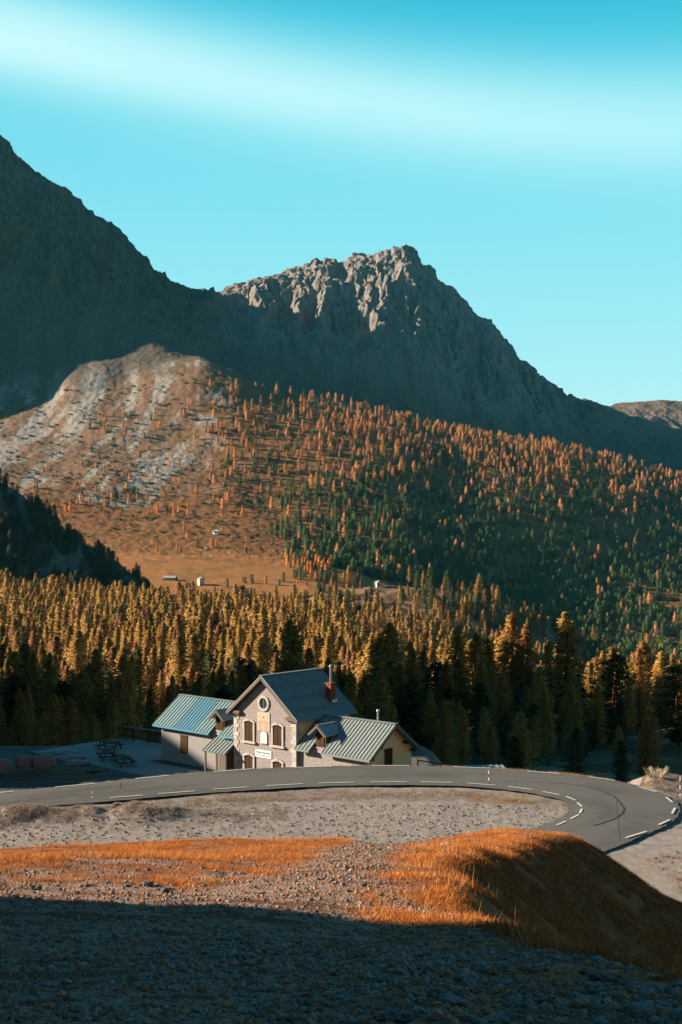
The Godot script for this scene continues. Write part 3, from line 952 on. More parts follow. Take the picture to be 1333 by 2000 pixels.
func build_house() -> void:
	var u := Vector3(0.751, 0, 0.66).normalized()
	var zz := u.cross(Vector3.UP).normalized()
	house = thing("refuge_house", Vector3.ZERO, "old stone mountain house with two low wings and grey blue metal roofs", "house")
	house.transform = Transform3D(Basis(u, Vector3.UP, zz), Vector3(-3.35, -18.7, -88.0))
	# main block
	var gable := PackedVector2Array([Vector2(-6.7, 0), Vector2(0, 0), Vector2(0, 5.3), Vector2(-3.35, 8.0), Vector2(-6.7, 5.3)])
	obj("front_wall", extrude(gable, Vector3.ZERO, Vector3.RIGHT, Vector3.UP, Vector3(0, 0, -0.4)), M.stone_wall, house)
	var body := obj("main_wall", extrude(PackedVector2Array([Vector2(-6.68, 0), Vector2(-0.02, 0), Vector2(-0.02, 5.28), Vector2(-3.35, 7.96), Vector2(-6.68, 5.28)]), Vector3(0, 0, -0.4), Vector3.RIGHT, Vector3.UP, Vector3(0, 0, -5.6)), M.ochre, house)
	tag(body, "ochre plastered side wall under the main roof")
	var oh := 0.45
	var e := Vector2(0.42, 0.34)   # eave reach
	for s in [0, 1]:
		var ex := 0.42 if s == 1 else -7.12
		slope("main_roof", Vector3(ex, 5.3 - 0.34 + 0.02, 0.42), Vector3(ex, 5.3 - 0.34 + 0.02, -6.45), Vector3(-3.35, 8.03, -6.45), Vector3(-3.35, 8.03, 0.42), M.roof, 0.3)
		stick("bargeboard", Vector3(ex, 4.94, 0.4), Vector3(-3.35, 7.98, 0.4), 0.05, 0.2, M.grey_timber, house)
		stick("soffit_board", Vector3(ex + (-0.15 if s == 1 else 0.15), 4.86, 0.2), Vector3(-3.35, 7.78, 0.2), 0.3, 0.07, M.timber, house)
		stick("gutter", Vector3(ex, 4.96, 0.42), Vector3(ex, 4.96, -6.45), 0.13, 0.11, M.seam, house)
	stick("ridge_cap", Vector3(-3.35, 8.17, 0.44), Vector3(-3.35, 8.17, -6.47), 0.34, 0.05, M.seam, house)
	# rows of snow guards on the slope that faces the bend
	var a := Vector3(0.42, 4.98, 0)
	var b := Vector3(-3.35, 8.03, 0)
	var nrm := Vector3(3.05, 3.77, 0).normalized()
	for f in [0.2, 0.47, 0.74]:
		var row := Node3D.new()
		row.name = "snow_guard_row"
		house.add_child(row, true)
		for i in 22:
			var p: Vector3 = a.lerp(b, f + 0.012 * (i % 2)) + nrm * 0.15 + Vector3(0, 0, 0.1 - 0.29 * i)
			if absf(p.z + 4.7) < 0.5 and f < 0.5: continue
			box_at("snow_guard", p - Vector3(0.05, 0.035, 0.085), p + Vector3(0.05, 0.035, 0.085), M.seam, row)
	# cornice stones at the eaves and quoins
	for s in [0, 1]:
		var cx := 0.0 if s == 1 else -6.7
		box_at("cornice_stone", Vector3(cx - (0.85 if s == 1 else 0.16), 4.98, 0.003), Vector3(cx + (0.16 if s == 1 else 0.85), 5.22, 0.3), M.grey_timber, house)
		box_at("cornice_stone", Vector3(cx - (0.72 if s == 1 else 0.1), 4.84, 0.003), Vector3(cx + (0.1 if s == 1 else 0.72), 4.975, 0.18), M.grey_timber, house)
		for k in 15:
			var l := 0.55 if k % 2 == 0 else 0.36
			var y0 := 0.02 + k * 0.32
			var lo := Vector3(cx - (l if s == 1 else 0.03), y0, -0.34 if k % 2 else -0.52)
			var hi := Vector3(cx + (0.03 if s == 1 else l), y0 + 0.306, 0.03 + 0.006 * (k % 3))
			box_at("quoin", lo, hi, M.quoin[(k * 5 + s) % 3], house)
	# windows of the front
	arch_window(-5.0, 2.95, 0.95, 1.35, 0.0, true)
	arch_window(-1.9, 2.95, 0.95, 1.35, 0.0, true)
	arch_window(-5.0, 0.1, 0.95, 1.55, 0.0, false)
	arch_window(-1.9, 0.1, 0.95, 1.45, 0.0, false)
	# round window under the gable
	var oc := Node3D.new()
	oc.name = "round_window"
	house.add_child(oc, true)
	for k in 12:
		var t0 := TAU * k / 12
		var t1 := TAU * (k + 1) / 12 - 0.02
		var poly := PackedVector2Array([Vector2(cos(t0), sin(t0)) * 0.42, Vector2(cos(t1), sin(t1)) * 0.42, Vector2(cos(t1), sin(t1)) * 0.62, Vector2(cos(t0), sin(t0)) * 0.62])
		obj("ring_stone", extrude(poly, Vector3(-3.4, 6.0, 0), Vector3.RIGHT, Vector3.UP, Vector3(0, 0, 0.1)), M.quoin[(k + 2) % 3 if k > 8 else 2 * (k % 2)], oc)
	var disc := PackedVector2Array()
	for k in 24: disc.append(Vector2(cos(TAU * k / 24), sin(TAU * k / 24)) * 0.415)
	obj("pane", extrude(disc, Vector3(-3.4, 6.0, 0.0), Vector3.RIGHT, Vector3.UP, Vector3(0, 0, 0.012)), M.glass, oc)
	box_at("glazing_bar", Vector3(-3.425, 5.59, 0.013), Vector3(-3.375, 6.41, 0.035), M.grey_timber, oc)
	# chimney on the main roof
	var ch := Node3D.new()
	ch.name = "chimney"
	house.add_child(ch, true)
	for k in 9:
		box_at("brick_course", Vector3(-1.02, 6.0 + k * 0.145, -4.96), Vector3(-0.48, 6.135 + k * 0.145, -4.42), M.brick, ch)
	box_at("chimney_core", Vector3(-0.995, 5.6, -4.935), Vector3(-0.505, 7.25, -4.445), M.brick, ch)
	box_at("cap", Vector3(-1.08, 7.3, -5.02), Vector3(-0.42, 7.38, -4.36), M.brick, ch)
	box_at("flashing", Vector3(-0.45, 5.86, -4.98), Vector3(-0.3, 6.1, -4.4), M.steel, ch)
	var tube := CylinderMesh.new()
	tube.top_radius = 0.085
	tube.bottom_radius = 0.085
	tube.height = 1.25
	tube.radial_segments = 12
	obj("flue", tube, M.steel, ch, Transform3D(Basis(), Vector3(-0.75, 8.0, -4.69)))
	var cowl := CylinderMesh.new()
	cowl.top_radius = 0.05
	cowl.bottom_radius = 0.15
	cowl.height = 0.16
	cowl.radial_segments = 12
	obj("cowl", cowl, M.steel, ch, Transform3D(Basis(), Vector3(-0.75, 8.7, -4.69)))
	# a lower roof and stack peeping out behind the left verge of the main roof
	box_at("rear_stack", Vector3(-8.3, 3.0, -4.0), Vector3(-7.2, 6.6, -3.2), M.seam, house)
	# left wing
	var L0 := -16.2
	var wing := PackedVector2Array([Vector2(-0.6, 0), Vector2(-5.6, 0), Vector2(-5.6, 3.2), Vector2(-3.1, 5.05), Vector2(-0.6, 3.2)])
	obj("wing_wall", extrude(wing, Vector3(L0, 0, 0), Vector3(0, 0, 1), Vector3.UP, Vector3(-6.71 - L0, 0, 0)), M.pebble_wall, house)
	var ez := -0.15
	var ey := 2.93
	# front slope in three sheets, cut out round the dormer
	var l := L0 - 0.5
	slope("wing_roof", Vector3(l, ey, ez), Vector3(-14.1, ey, ez), Vector3(-14.1, 5.1, -3.1), Vector3(l, 5.1, -3.1), M.roof_pale, 0.36)
	var bl := slope("wing_roof", Vector3(-14.1, ey, ez), Vector3(-11.6, ey, ez), Vector3(-11.6, 5.1, -3.1), Vector3(-14.1, 5.1, -3.1), M.roof_blue, 0.36)
	tag(bl, "brighter blue strip of metal roof sheets")
	slope("wing_roof", Vector3(-11.6, ey, ez), Vector3(-9.75, ey, ez), Vector3(-9.75, 5.1, -3.1), Vector3(-11.6, 5.1, -3.1), M.roof_pale, 0.36)
	slope("wing_roof", Vector3(-9.75, 3.78, -1.25), Vector3(-8.5, 3.78, -1.25), Vector3(-8.5, 5.1, -3.1), Vector3(-9.75, 5.1, -3.1), M.roof_pale, 0.36)
	slope("wing_roof", Vector3(-8.5, ey, ez), Vector3(-6.76, ey, ez), Vector3(-6.76, 5.1, -3.1), Vector3(-8.5, 5.1, -3.1), M.roof_pale, 0.36)
	slope("wing_roof", Vector3(l, ey, -6.05), Vector3(-6.76, ey, -6.05), Vector3(-6.76, 5.1, -3.1), Vector3(l, 5.1, -3.1), M.roof, 0.36, false)
	stick("ridge_cap", Vector3(l - 0.02, 5.22, -3.1), Vector3(-6.76, 5.22, -3.1), 0.36, 0.05, M.seam, house)
	stick("gutter", Vector3(l, ey - 0.02, ez + 0.07), Vector3(-9.75, ey - 0.02, ez + 0.07), 0.12, 0.14, M.roof_blue, house)
	stick("gutter", Vector3(-8.5, ey - 0.02, ez + 0.07), Vector3(-6.8, ey - 0.02, ez + 0.07), 0.12, 0.14, M.roof_blue, house)
	stick("bargeboard", Vector3(l - 0.03, ey - 0.02, ez), Vector3(l - 0.03, 5.08, -3.1), 0.05, 0.2, M.roof_blue, house)
	dormer(-9.1, -0.6, 3.2, 1.05, -2.3)
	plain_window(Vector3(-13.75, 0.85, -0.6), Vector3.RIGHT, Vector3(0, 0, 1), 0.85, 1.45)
	# porch in the corner
	var porch := Node3D.new()
	porch.name = "porch"
	house.add_child(porch, true)
	slope("porch_roof", Vector3(-9.3, 1.75, 0.95), Vector3(-6.75, 1.75, 0.95), Vector3(-6.75, 2.7, -0.58), Vector3(-9.3, 2.7, -0.58), M.roof, 0.36, true, porch)
	box_at("post", Vector3(-9.2, 0, 0.75), Vector3(-9.08, 1.85, 0.87), M.grey_timber, porch)
	box_at("post", Vector3(-7.9, 0, 0.75), Vector3(-7.78, 1.85, 0.87), M.grey_timber, porch)
	box_at("porch_wall", Vector3(-9.05, 0, -0.58), Vector3(-6.72, 2.3, -0.5), M.grey_timber, porch)
	box_at("side_boards", Vector3(-6.85, 0, -0.5), Vector3(-6.74, 1.8, 0.8), M.timber, porch)
	# right wing
	var wr := PackedVector2Array([Vector2(-0.3, 0), Vector2(-5.3, 0), Vector2(-5.3, 3.2), Vector2(-2.8, 5.05), Vector2(-0.3, 3.2)])
	var rg := obj("wing_gable", extrude(wr, Vector3(6.4, 0, 0), Vector3(0, 0, 1), Vector3.UP, Vector3(0.36, 0, 0)), M.ochre, house)
	tag(rg, "ochre plastered end gable of the low wing")
	obj("wing_wall", extrude(PackedVector2Array([Vector2(-0.29, 0), Vector2(-5.29, 0), Vector2(-5.29, 3.19), Vector2(-2.8, 5.03), Vector2(-0.29, 3.19)]), Vector3(0.01, 0, 0), Vector3(0, 0, 1), Vector3.UP, Vector3(6.39, 0, 0)), M.stone_wall, house)
	var rz := 0.15
	var x1 := 7.35
	slope("wing_roof", Vector3(0.04, ey, rz), Vector3(1.5, ey, rz), Vector3(1.5, 5.1, -2.8), Vector3(0.04, 5.1, -2.8), M.roof, 0.34)
	slope("wing_roof", Vector3(1.5, 3.78, -0.95), Vector3(2.75, 3.78, -0.95), Vector3(2.75, 5.1, -2.8), Vector3(1.5, 5.1, -2.8), M.roof, 0.34)
	slope("wing_roof", Vector3(2.75, ey, rz), Vector3(x1, ey, rz), Vector3(x1, 5.1, -2.8), Vector3(2.75, 5.1, -2.8), M.roof, 0.34)
	slope("wing_roof", Vector3(0.04, ey, -5.75), Vector3(x1, ey, -5.75), Vector3(x1, 5.1, -2.8), Vector3(0.04, 5.1, -2.8), M.roof, 0.34, false)
	stick("ridge_cap", Vector3(0.04, 5.22, -2.8), Vector3(x1 + 0.02, 5.22, -2.8), 0.36, 0.05, M.seam, house)
	stick("gutter", Vector3(0.04, ey - 0.02, rz + 0.07), Vector3(1.5, ey - 0.02, rz + 0.07), 0.12, 0.14, M.seam, house)
	stick("gutter", Vector3(2.75, ey - 0.02, rz + 0.07), Vector3(x1, ey - 0.02, rz + 0.07), 0.12, 0.14, M.seam, house)
	for s in [0, 1]:
		var z0 := rz if s == 0 else -5.75
		stick("bargeboard", Vector3(x1 + 0.03, ey + 0.02, z0), Vector3(x1 + 0.03, 5.1, -2.8), 0.06, 0.22, M.grey_timber, house)
	for f in [[-0.35, 3.02], [-1.3, 3.72], [-2.8, 4.82], [-4.3, 3.72], [-5.2, 3.02]]:
		box_at("purlin_end", Vector3(6.77, f[1] - 0.16, f[0] - 0.08), Vector3(7.25, f[1] + 0.02, f[0] + 0.08), M.timber, house)
	dormer(2.12, -0.3, 3.2, 1.05, -2.0)
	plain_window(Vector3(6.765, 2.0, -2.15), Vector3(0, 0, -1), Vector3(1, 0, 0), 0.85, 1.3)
	# lean-to against the end gable
	var lean := Node3D.new()
	lean.name = "lean_to"
	house.add_child(lean, true)
	slope("lean_to_roof", Vector3(9.0, 0.75, -2.0), Vector3(9.0, 0.75, -6.0), Vector3(6.77, 1.55, -6.0), Vector3(6.77, 1.55, -2.0), M.roof, 0.36, true, lean)
	box_at("lean_to_wall", Vector3(6.77, 0, -5.9), Vector3(8.9, 0.8, -2.1), M.timber, lean)
	obj("flue", tube, M.steel, house, Transform3D(Basis.from_scale(Vector3(0.9, 0.7, 0.9)), Vector3(5.2, 5.45, -3.3)))
	obj("cowl", cowl, M.steel, house, Transform3D(Basis(), Vector3(5.2, 5.95, -3.3)))
	stick("downpipe", Vector3(6.5, 0, -0.2), Vector3(6.5, 2.9, -0.2), 0.08, 0.08, M.seam, house, Vector3.RIGHT)
	# low roof edge in front of the corner
	var fr := slope("low_roof", Vector3(-1.1, 0.75, 2.2), Vector3(0.9, 1.3, 2.2), Vector3(0.9, 1.45, 0.1), Vector3(-1.1, 0.9, 0.1), M.seam, 0.4, false)
	box_at("low_wall", Vector3(-0.6, 0, 0.2), Vector3(0.8, 0.9, 2.0), M.timber, house)
	# signs on the front
	var B := house.transform
	var sg := thing("name_sign", B * Vector3(-3.42, 2.12, 0.005), "pale blue painted board with dark capital letters between the storeys", "sign")
	sg.basis = B.basis
	box_at("board", Vector3(-0.85, -0.28, 0), Vector3(0.85, 0.28, 0.05), M.sign_white, sg)
	var tm := TextMesh.new()
	tm.text = "REFUGE NAPOLEON"
	tm.font_size = 24
	tm.pixel_size = 0.0068
	tm.depth = 0.012
	tm.curve_step = 2.0
	var f0 := SystemFont.new()
	f0.font_names = PackedStringArray(["Droid Sans"])
	f0.font_weight = 700
	tm.font = f0
	obj("lettering", tm, M.ink, sg, Transform3D(Basis(), Vector3(0, 0.09, 0.058)))
	for k in 9:
		box_at("small_lettering", Vector3(-0.68 + 0.155 * k, -0.15, 0.051), Vector3(-0.68 + 0.155 * k + 0.12, -0.07, 0.056), M.ink, sg)
	var ep := thing("emblem_plaque", B * Vector3(-3.4, 4.95, 0.005), "cream plaque with ochre wreath under the round window", "plaque")
	ep.basis = B.basis
	box_at("panel", Vector3(-0.66, -0.36, 0), Vector3(0.66, 0.36, 0.05), M.sign_cream, ep)
	for k in 22:
		var t := TAU * (k + 0.5) / 22 + PI / 2
		if absf(sin(t / 2 - PI / 4)) < 0.3: continue
		var q := Vector3(cos(t) * 0.48, sin(t) * 0.26, 0.055)
		box_at("wreath_leaf", q - Vector3(0.05, 0.035, 0.004), q + Vector3(0.05, 0.035, 0.006), M.sign_ochre, ep)
	box_at("device", Vector3(-0.12, -0.07, 0.051), Vector3(0.12, 0.03, 0.06), M.ink, ep)
	var ip := thing("inscription_plaque", B * Vector3(-3.4, 4.22, 0.005), "pinkish stone tablet with two columns of worn lettering", "plaque")
	ip.basis = B.basis
	box_at("panel", Vector3(-0.66, -0.32, 0), Vector3(0.66, 0.32, 0.05), M.sign_pink, ip)
	for s in [-1.0, 1.0]:
		for k in 4:
			box_at("worn_lettering", Vector3(s * 0.32 - 0.22, 0.19 - 0.13 * k, 0.051), Vector3(s * 0.32 + 0.2 - 0.05 * (k % 3), 0.23 - 0.13 * k, 0.055), M.ink_brown, ip)
	var sp := thing("shield_plaque", B * Vector3(-3.35, 3.42, 0.005), "small white arched plaque between the upper shuttered windows", "plaque")
	sp.basis = B.basis
	var arc := PackedVector2Array([Vector2(-0.32, -0.42), Vector2(0.32, -0.42), Vector2(0.32, 0.2)])
	for k in 8: arc.append(Vector2(cos(PI * (k + 1) / 9.0) * 0.32, 0.2 + sin(PI * (k + 1) / 9.0) * 0.22))
	arc.append(Vector2(-0.32, 0.2))
	obj("panel", extrude(arc, Vector3.ZERO, Vector3.RIGHT, Vector3.UP, Vector3(0, 0, 0.08)), M.sign_white, sp)
	for k in 3:
		box_at("relief", Vector3(-0.14 + 0.04 * k, -0.2 + 0.14 * k, 0.081), Vector3(0.14 - 0.03 * k, -0.14 + 0.14 * k, 0.095), M.quoin[1], sp)
	box_at("ledge", Vector3(-0.38, -0.5, 0), Vector3(0.38, -0.425, 0.14), M.quoin[0], sp)

func house_pt(x: float, y: float, z: float) -> Vector3:
	return house.transform * Vector3(x, y, z)

func build_terrace() -> void:
	var hb := house.transform.basis
	# paved terrace beside the left wing
	var t := thing("terrace", house_pt(-16.5, 0, 2.0), "pale paved terrace beside the house", "terrace")
	tag(t, "", "", "", "structure")
	t.basis = hb
	for i in 15:
		for j in 5:
			var x0 := -11.0 + i * 1.6
			var z0 := -7.4 + j * 2.0
			if x0 > 0.2 and z0 < -2.7: continue
			box_at("paving_slab", Vector3(x0, -0.25, z0), Vector3(x0 + 1.58, 0.02 + 0.006 * ((i * 3 + j) % 3), z0 + 1.98), M.terrace, t)
	# railing along the drop, two runs: a solid one with a broad top board and a lighter one
	var defs := [[house_pt(-27.5, 0, -5.0), house_pt(-21.5, 0, -5.3), true], [house_pt(-21.4, 0, -5.3), house_pt(-16.4, 0, -5.4), false]]
	for q in defs:
		var a: Vector3 = q[0]
		var b: Vector3 = q[1]
		var solid: bool = q[2]
		var r := thing("wooden_railing", a, "dark wooden railing with broad flat top board on the terrace edge" if solid else "thin dark wooden railing running up to the house corner", "railing")
		var v := b - a
		var n := int(v.length() / 1.9)
		for i in n + 1:
			stick("post", v * i / n, v * i / n + Vector3(0, 1.15, 0), 0.13, 0.13, M.timber, r, v.normalized())
		for y in ([0.25, 0.95] if solid else [0.2, 1.05]):
			stick("rail", Vector3(0, y, 0), v + Vector3(0, y, 0), 0.06, 0.1, M.timber, r)
		if solid:
			stick("top_board", Vector3(0, 1.19, 0), v + Vector3(0, 1.19, 0), 0.42, 0.06, M.boulder, r)
		var m := int(v.length() / (0.28 if solid else 0.42))
		for i in m:
			if i % 5 == 4 and solid: continue
			var p := v * (i + 0.5) / m
			stick("baluster", p + Vector3(0, 0.22, 0), p + Vector3(0, 1.0, 0), 0.1 if solid else 0.04, 0.03, M.timber, r, v.normalized())
	# picnic tables
	var spots := [[house_pt(-23.2, 0.02, -0.6), 0.35, "dark picnic table standing upright near the broad railing"], [house_pt(-19.6, 0.02, 2.4), -0.5, "low picnic table on the terrace close to the road edge"], [house_pt(-16.4, 0.02, 3.2), -0.3, "half hidden picnic table below the kerb of the road"]]
	for s in spots:
		var pt := thing("picnic_table", s[0], s[2], "table", "picnic tables on the terrace")
		pt.basis = hb
		pt.rotate_y(s[1])
		for k in 4: box_at("table_board", Vector3(-1.1, 0.72, -0.4 + 0.2 * k), Vector3(1.1, 0.77, -0.21 + 0.2 * k), M.timber, pt)
		for z in [-0.72, 0.55]: box_at("bench", Vector3(-1.1, 0.42, z), Vector3(1.1, 0.47, z + 0.26), M.timber, pt)
		for x in [-0.8, 0.8]:
			stick("leg", Vector3(x, 0, -0.6), Vector3(x, 0.72, -0.2), 0.1, 0.06, M.timber, pt)
			stick("leg", Vector3(x, 0, 0.6), Vector3(x, 0.72, 0.2), 0.1, 0.06, M.timber, pt)
			box_at("cross_beam", Vector3(x - 0.04, 0.34, -0.75), Vector3(x + 0.04, 0.42, 0.8), M.timber, pt)
	# low stone planter ring by the parking ground
	var pl := thing("stone_trough", Vector3(-20.5, ground_y(-20.5, 84.0) - 0.05, -84.0), "low stone trough at the corner of the parking ground", "trough")
	box_at("trough_side", Vector3(-1.1, 0, -0.55), Vector3(1.1, 0.75, -0.4), M.terrace, pl)
	box_at("trough_side", Vector3(-1.1, 0, 0.4), Vector3(1.1, 0.75, 0.55), M.terrace, pl)
	for x in [-1.1, 0.95]: box_at("trough_end", Vector3(x, 0, -0.4), Vector3(x + 0.15, 0.75, 0.4), M.terrace, pl)
	for q in [[house_pt(-22, 0, 4.2), 1.5], [house_pt(-24.5, 0, 3.4), 1.2], [house_pt(-20.0, 0, 5.2), 1.3]]:
		var k := rock_mesh(int(q[1] * 100), 8, 0.5, 0.45)
		var o := obj("edging_stone", k, M.terrace, null, Transform3D(Basis.from_scale(Vector3(q[1] * 1.8, q[1], q[1] * 1.1)), q[0] + Vector3(0, 0.1, 0)))
		tag(o, "long flat stone edging the parking ground by the trough", "stone", "edging stones by the trough")
	# blocks of pink stone on the bank beyond the parking ground
	for q in [[4, 1496, 92.0, 1.9, "rounded pink stone block at the end of the parking bank"], [49, 1488, 93.0, 1.7, "middle pink stone block with sloping top on the parking bank"], [88, 1488, 93.0, 2.1, "square upright pink stone block nearest the terrace railing"]]:
		var p := at(q[0], q[1], q[2])
		var blk := rock_mesh(int(q[0]) + 5, 7, 0.14, 0.95)
		var o := obj("stone_block", blk, M.boulder, null, Transform3D(Basis(Vector3.UP, 0.3).scaled(Vector3(q[3], 1.5, q[3] * 0.8)), p))
		tag(o, q[4], "stone block")
	# bank under them
	var bank := rock_mesh(91, 14, 0.25, 0.5)
	tag(obj("earth_bank", bank, mat(lin(0.14, 0.09, 0.055), 1.0, M.trunk.albedo_texture, 0.4), null, Transform3D(Basis(Vector3.UP, -0.25).scaled(Vector3(30, 5.2, 7)), at(40, 1512, 93.5) + Vector3(-4.5, -0.75, 0))), "brown grassy bank beyond the parking ground", "bank", "", "structure")

func build_roadside() -> void:
	# snow poles along the road
	for q in [[955, 1531, 1.05, 0.0, true, "thin black and white striped snow pole beside the road"], [1212, 1642, 2.3, -0.09, false, "slim dark leaning snow pole beside the bend"], [1329, 1548, 1.25, 0.0, true, "snow pole at the outer verge beside the dry bush"], [181, 1560, 0.62, 0.0, true, "short white marker post in the dry verge grass"], [236, 1541, 0.55, 0.0, false, "thin grey stake by the inner edge line"]]:
		var v := road_pt(q[0], q[1])
		var o := thing("snow_pole", Vector3(v.x, minf(-15.5, ground_y(v.x, v.y)) - 0.05, -v.y), q[5], "pole")
		o.rotation.z = q[3] * -1.0
		var n := 5
		for k in n:
			var c := CylinderMesh.new()
			c.top_radius = 0.022
			c.bottom_radius = 0.022
			c.height = q[2] * 1.02 / n
			c.radial_segments = 8
			obj("pole_band", c, M.pole_white if (q[4] and k % 2 == 0) else M.pole_dark, o, Transform3D(Basis(), Vector3(0, q[2] * (k + 0.5) / n, 0)))
	# dry bush on the outer verge
	var bp := Vector3(20.6, ground_y(20.6, 77.0) - 0.05, -77.0)
	var bush := thing("dry_bush", bp, "leafless pale dry bush on the outer verge of the bend", "bush")
	for k in 70:
		var a := rng.randf() * TAU
		var tip := Vector3(cos(a) * rng.randf_range(0.2, 0.95), rng.randf_range(0.25, 0.85), sin(a) * rng.randf_range(0.2, 0.9))
		var mid := tip * 0.5 + Vector3(0, -0.12, 0)
		stick("twig", Vector3(cos(a) * 0.1, 0, sin(a) * 0.1), mid, 0.03, 0.03, M.twig, bush)
		stick("twig", mid, tip, 0.02, 0.02, M.twig, bush)
	# low shed with a metal roof below the outer edge of the road
	var s := thing("low_shed", Vector3(11.5, -20.4, -93.0), "low shed with teal metal roof below the road edge", "shed", "", 0.25)
	box_at("wall", Vector3(-1.6, 0, -1.2), Vector3(1.6, 1.35, 1.2), M.timber, s)
	slope("roof", Vector3(-1.9, 1.45, 1.5), Vector3(1.9, 1.3, 1.5), Vector3(1.9, 2.0, -1.5), Vector3(-1.9, 2.15, -1.5), M.roof_pale, 0.5, true, s)
	var fa := Vector3(6.0, -17.35, -92.0)
	var fb := Vector3(13.8, -18.5, -92.5)
	var fence := thing("pole_fence", fa, "low pole fence between the house end and the shed", "fence")
	for k in 6: stick("post", (fb - fa) * k / 5.0 + Vector3(0, -1.9, 0), (fb - fa) * k / 5.0, 0.1, 0.1, M.timber, fence, Vector3.RIGHT)
	stick("rail", Vector3(0, -0.05, 0.06), fb - fa + Vector3(0, -0.05, 0.06), 0.06, 0.09, M.grey_timber, fence)
	# a stone on the inner verge
	var v2 := Vector2(-12.6, 66.4)
	tag(obj("roadside_rock", rock_mesh(8, 10, 0.5, 0.85), M.boulder, null, Transform3D(Basis.from_scale(Vector3(0.62, 0.62, 0.55)), Vector3(v2.x, ground_y(v2.x, v2.y) + 0.12, -v2.y))), "pale rock on the dry verge beside the road", "rock")

func hut(called: String, pos: Vector3, w: float, l: float, h: float, rise: float, turn: float, wall: Material, roof: Material, label: String) -> void:
	var o := thing(called, pos, label, "hut", "", turn)
	var poly := PackedVector2Array([Vector2(-w / 2, -1.5), Vector2(w / 2, -1.5), Vector2(w / 2, h), Vector2(0, h + rise), Vector2(-w / 2, h)])
	obj("wall", extrude(poly, Vector3(0, 0, -l / 2), Vector3.RIGHT, Vector3.UP, Vector3(0, 0, l)), wall, o)
	for s in [-1.0, 1.0]:
		slope("roof", Vector3(s * (w / 2 + 0.5), h - 0.3, -l / 2 - 0.4), Vector3(s * (w / 2 + 0.5), h - 0.3, l / 2 + 0.4), Vector3(0, h + rise + 0.1, l / 2 + 0.4), Vector3(0, h + rise + 0.1, -l / 2 - 0.4), roof, 0.6, false, o)
	box_at("door", Vector3(-0.6, 0, l / 2), Vector3(0.6, 2.0, l / 2 + 0.08), M.timber, o)

func m_pt(px: float, k: float) -> Vector3:
	return mountain_point(px, profile(mountain_rows, px), k)

func f_pt(px: float, d: float) -> Vector3:
	var y := far_y(forest_rows, px, d)
	var x := (px - CX) / F * d
	return Vector3(x, y + n_mid.get_noise_2d(x, -d) * minf(3.0, d * 0.006), -d)

func build_valley_huts() -> void:
	var pale := mat(lin(0.45, 0.36, 0.27), 0.95)
	var slate := mat(lin(0.22, 0.22, 0.22), 0.8)
	hut("stone_hut", m_pt(393, 1.16), 6.0, 7.0, 7.0, 1.6, 0.5, pale, slate, "small pale stone hut standing in the valley meadow")
	hut("long_chalet", m_pt(333, 1.38), 7.0, 15.0, 2.8, 2.0, 1.3, M.grey_timber, slate, "long low timber chalet with pale roof in the meadow")
	hut("white_hut", f_pt(737, 1050.0) + Vector3(0, 0.5, 0), 4.6, 5.5, 3.0, 1.5, 0.6, mat(lin(0.5, 0.45, 0.38), 0.9), mat(lin(0.4, 0.36, 0.32), 0.8), "white hut among trees on the wooded hillock")
	for q in [[423, 3.22, 12.0, "big white boulder on the brown lower slope"], [403, 2.85, 5.0, "small pale boulder on the brown slope below the big one"]]:
		tag(obj("boulder", rock_mesh(int(q[0]), 9, 0.6, 0.8), mat(lin(0.6, 0.55, 0.52), 0.95), null, Transform3D(Basis.from_scale(Vector3.ONE * q[2]), m_pt(q[0], q[1]) + Vector3(0, q[2] * 0.15, 0))), q[3], "boulder")

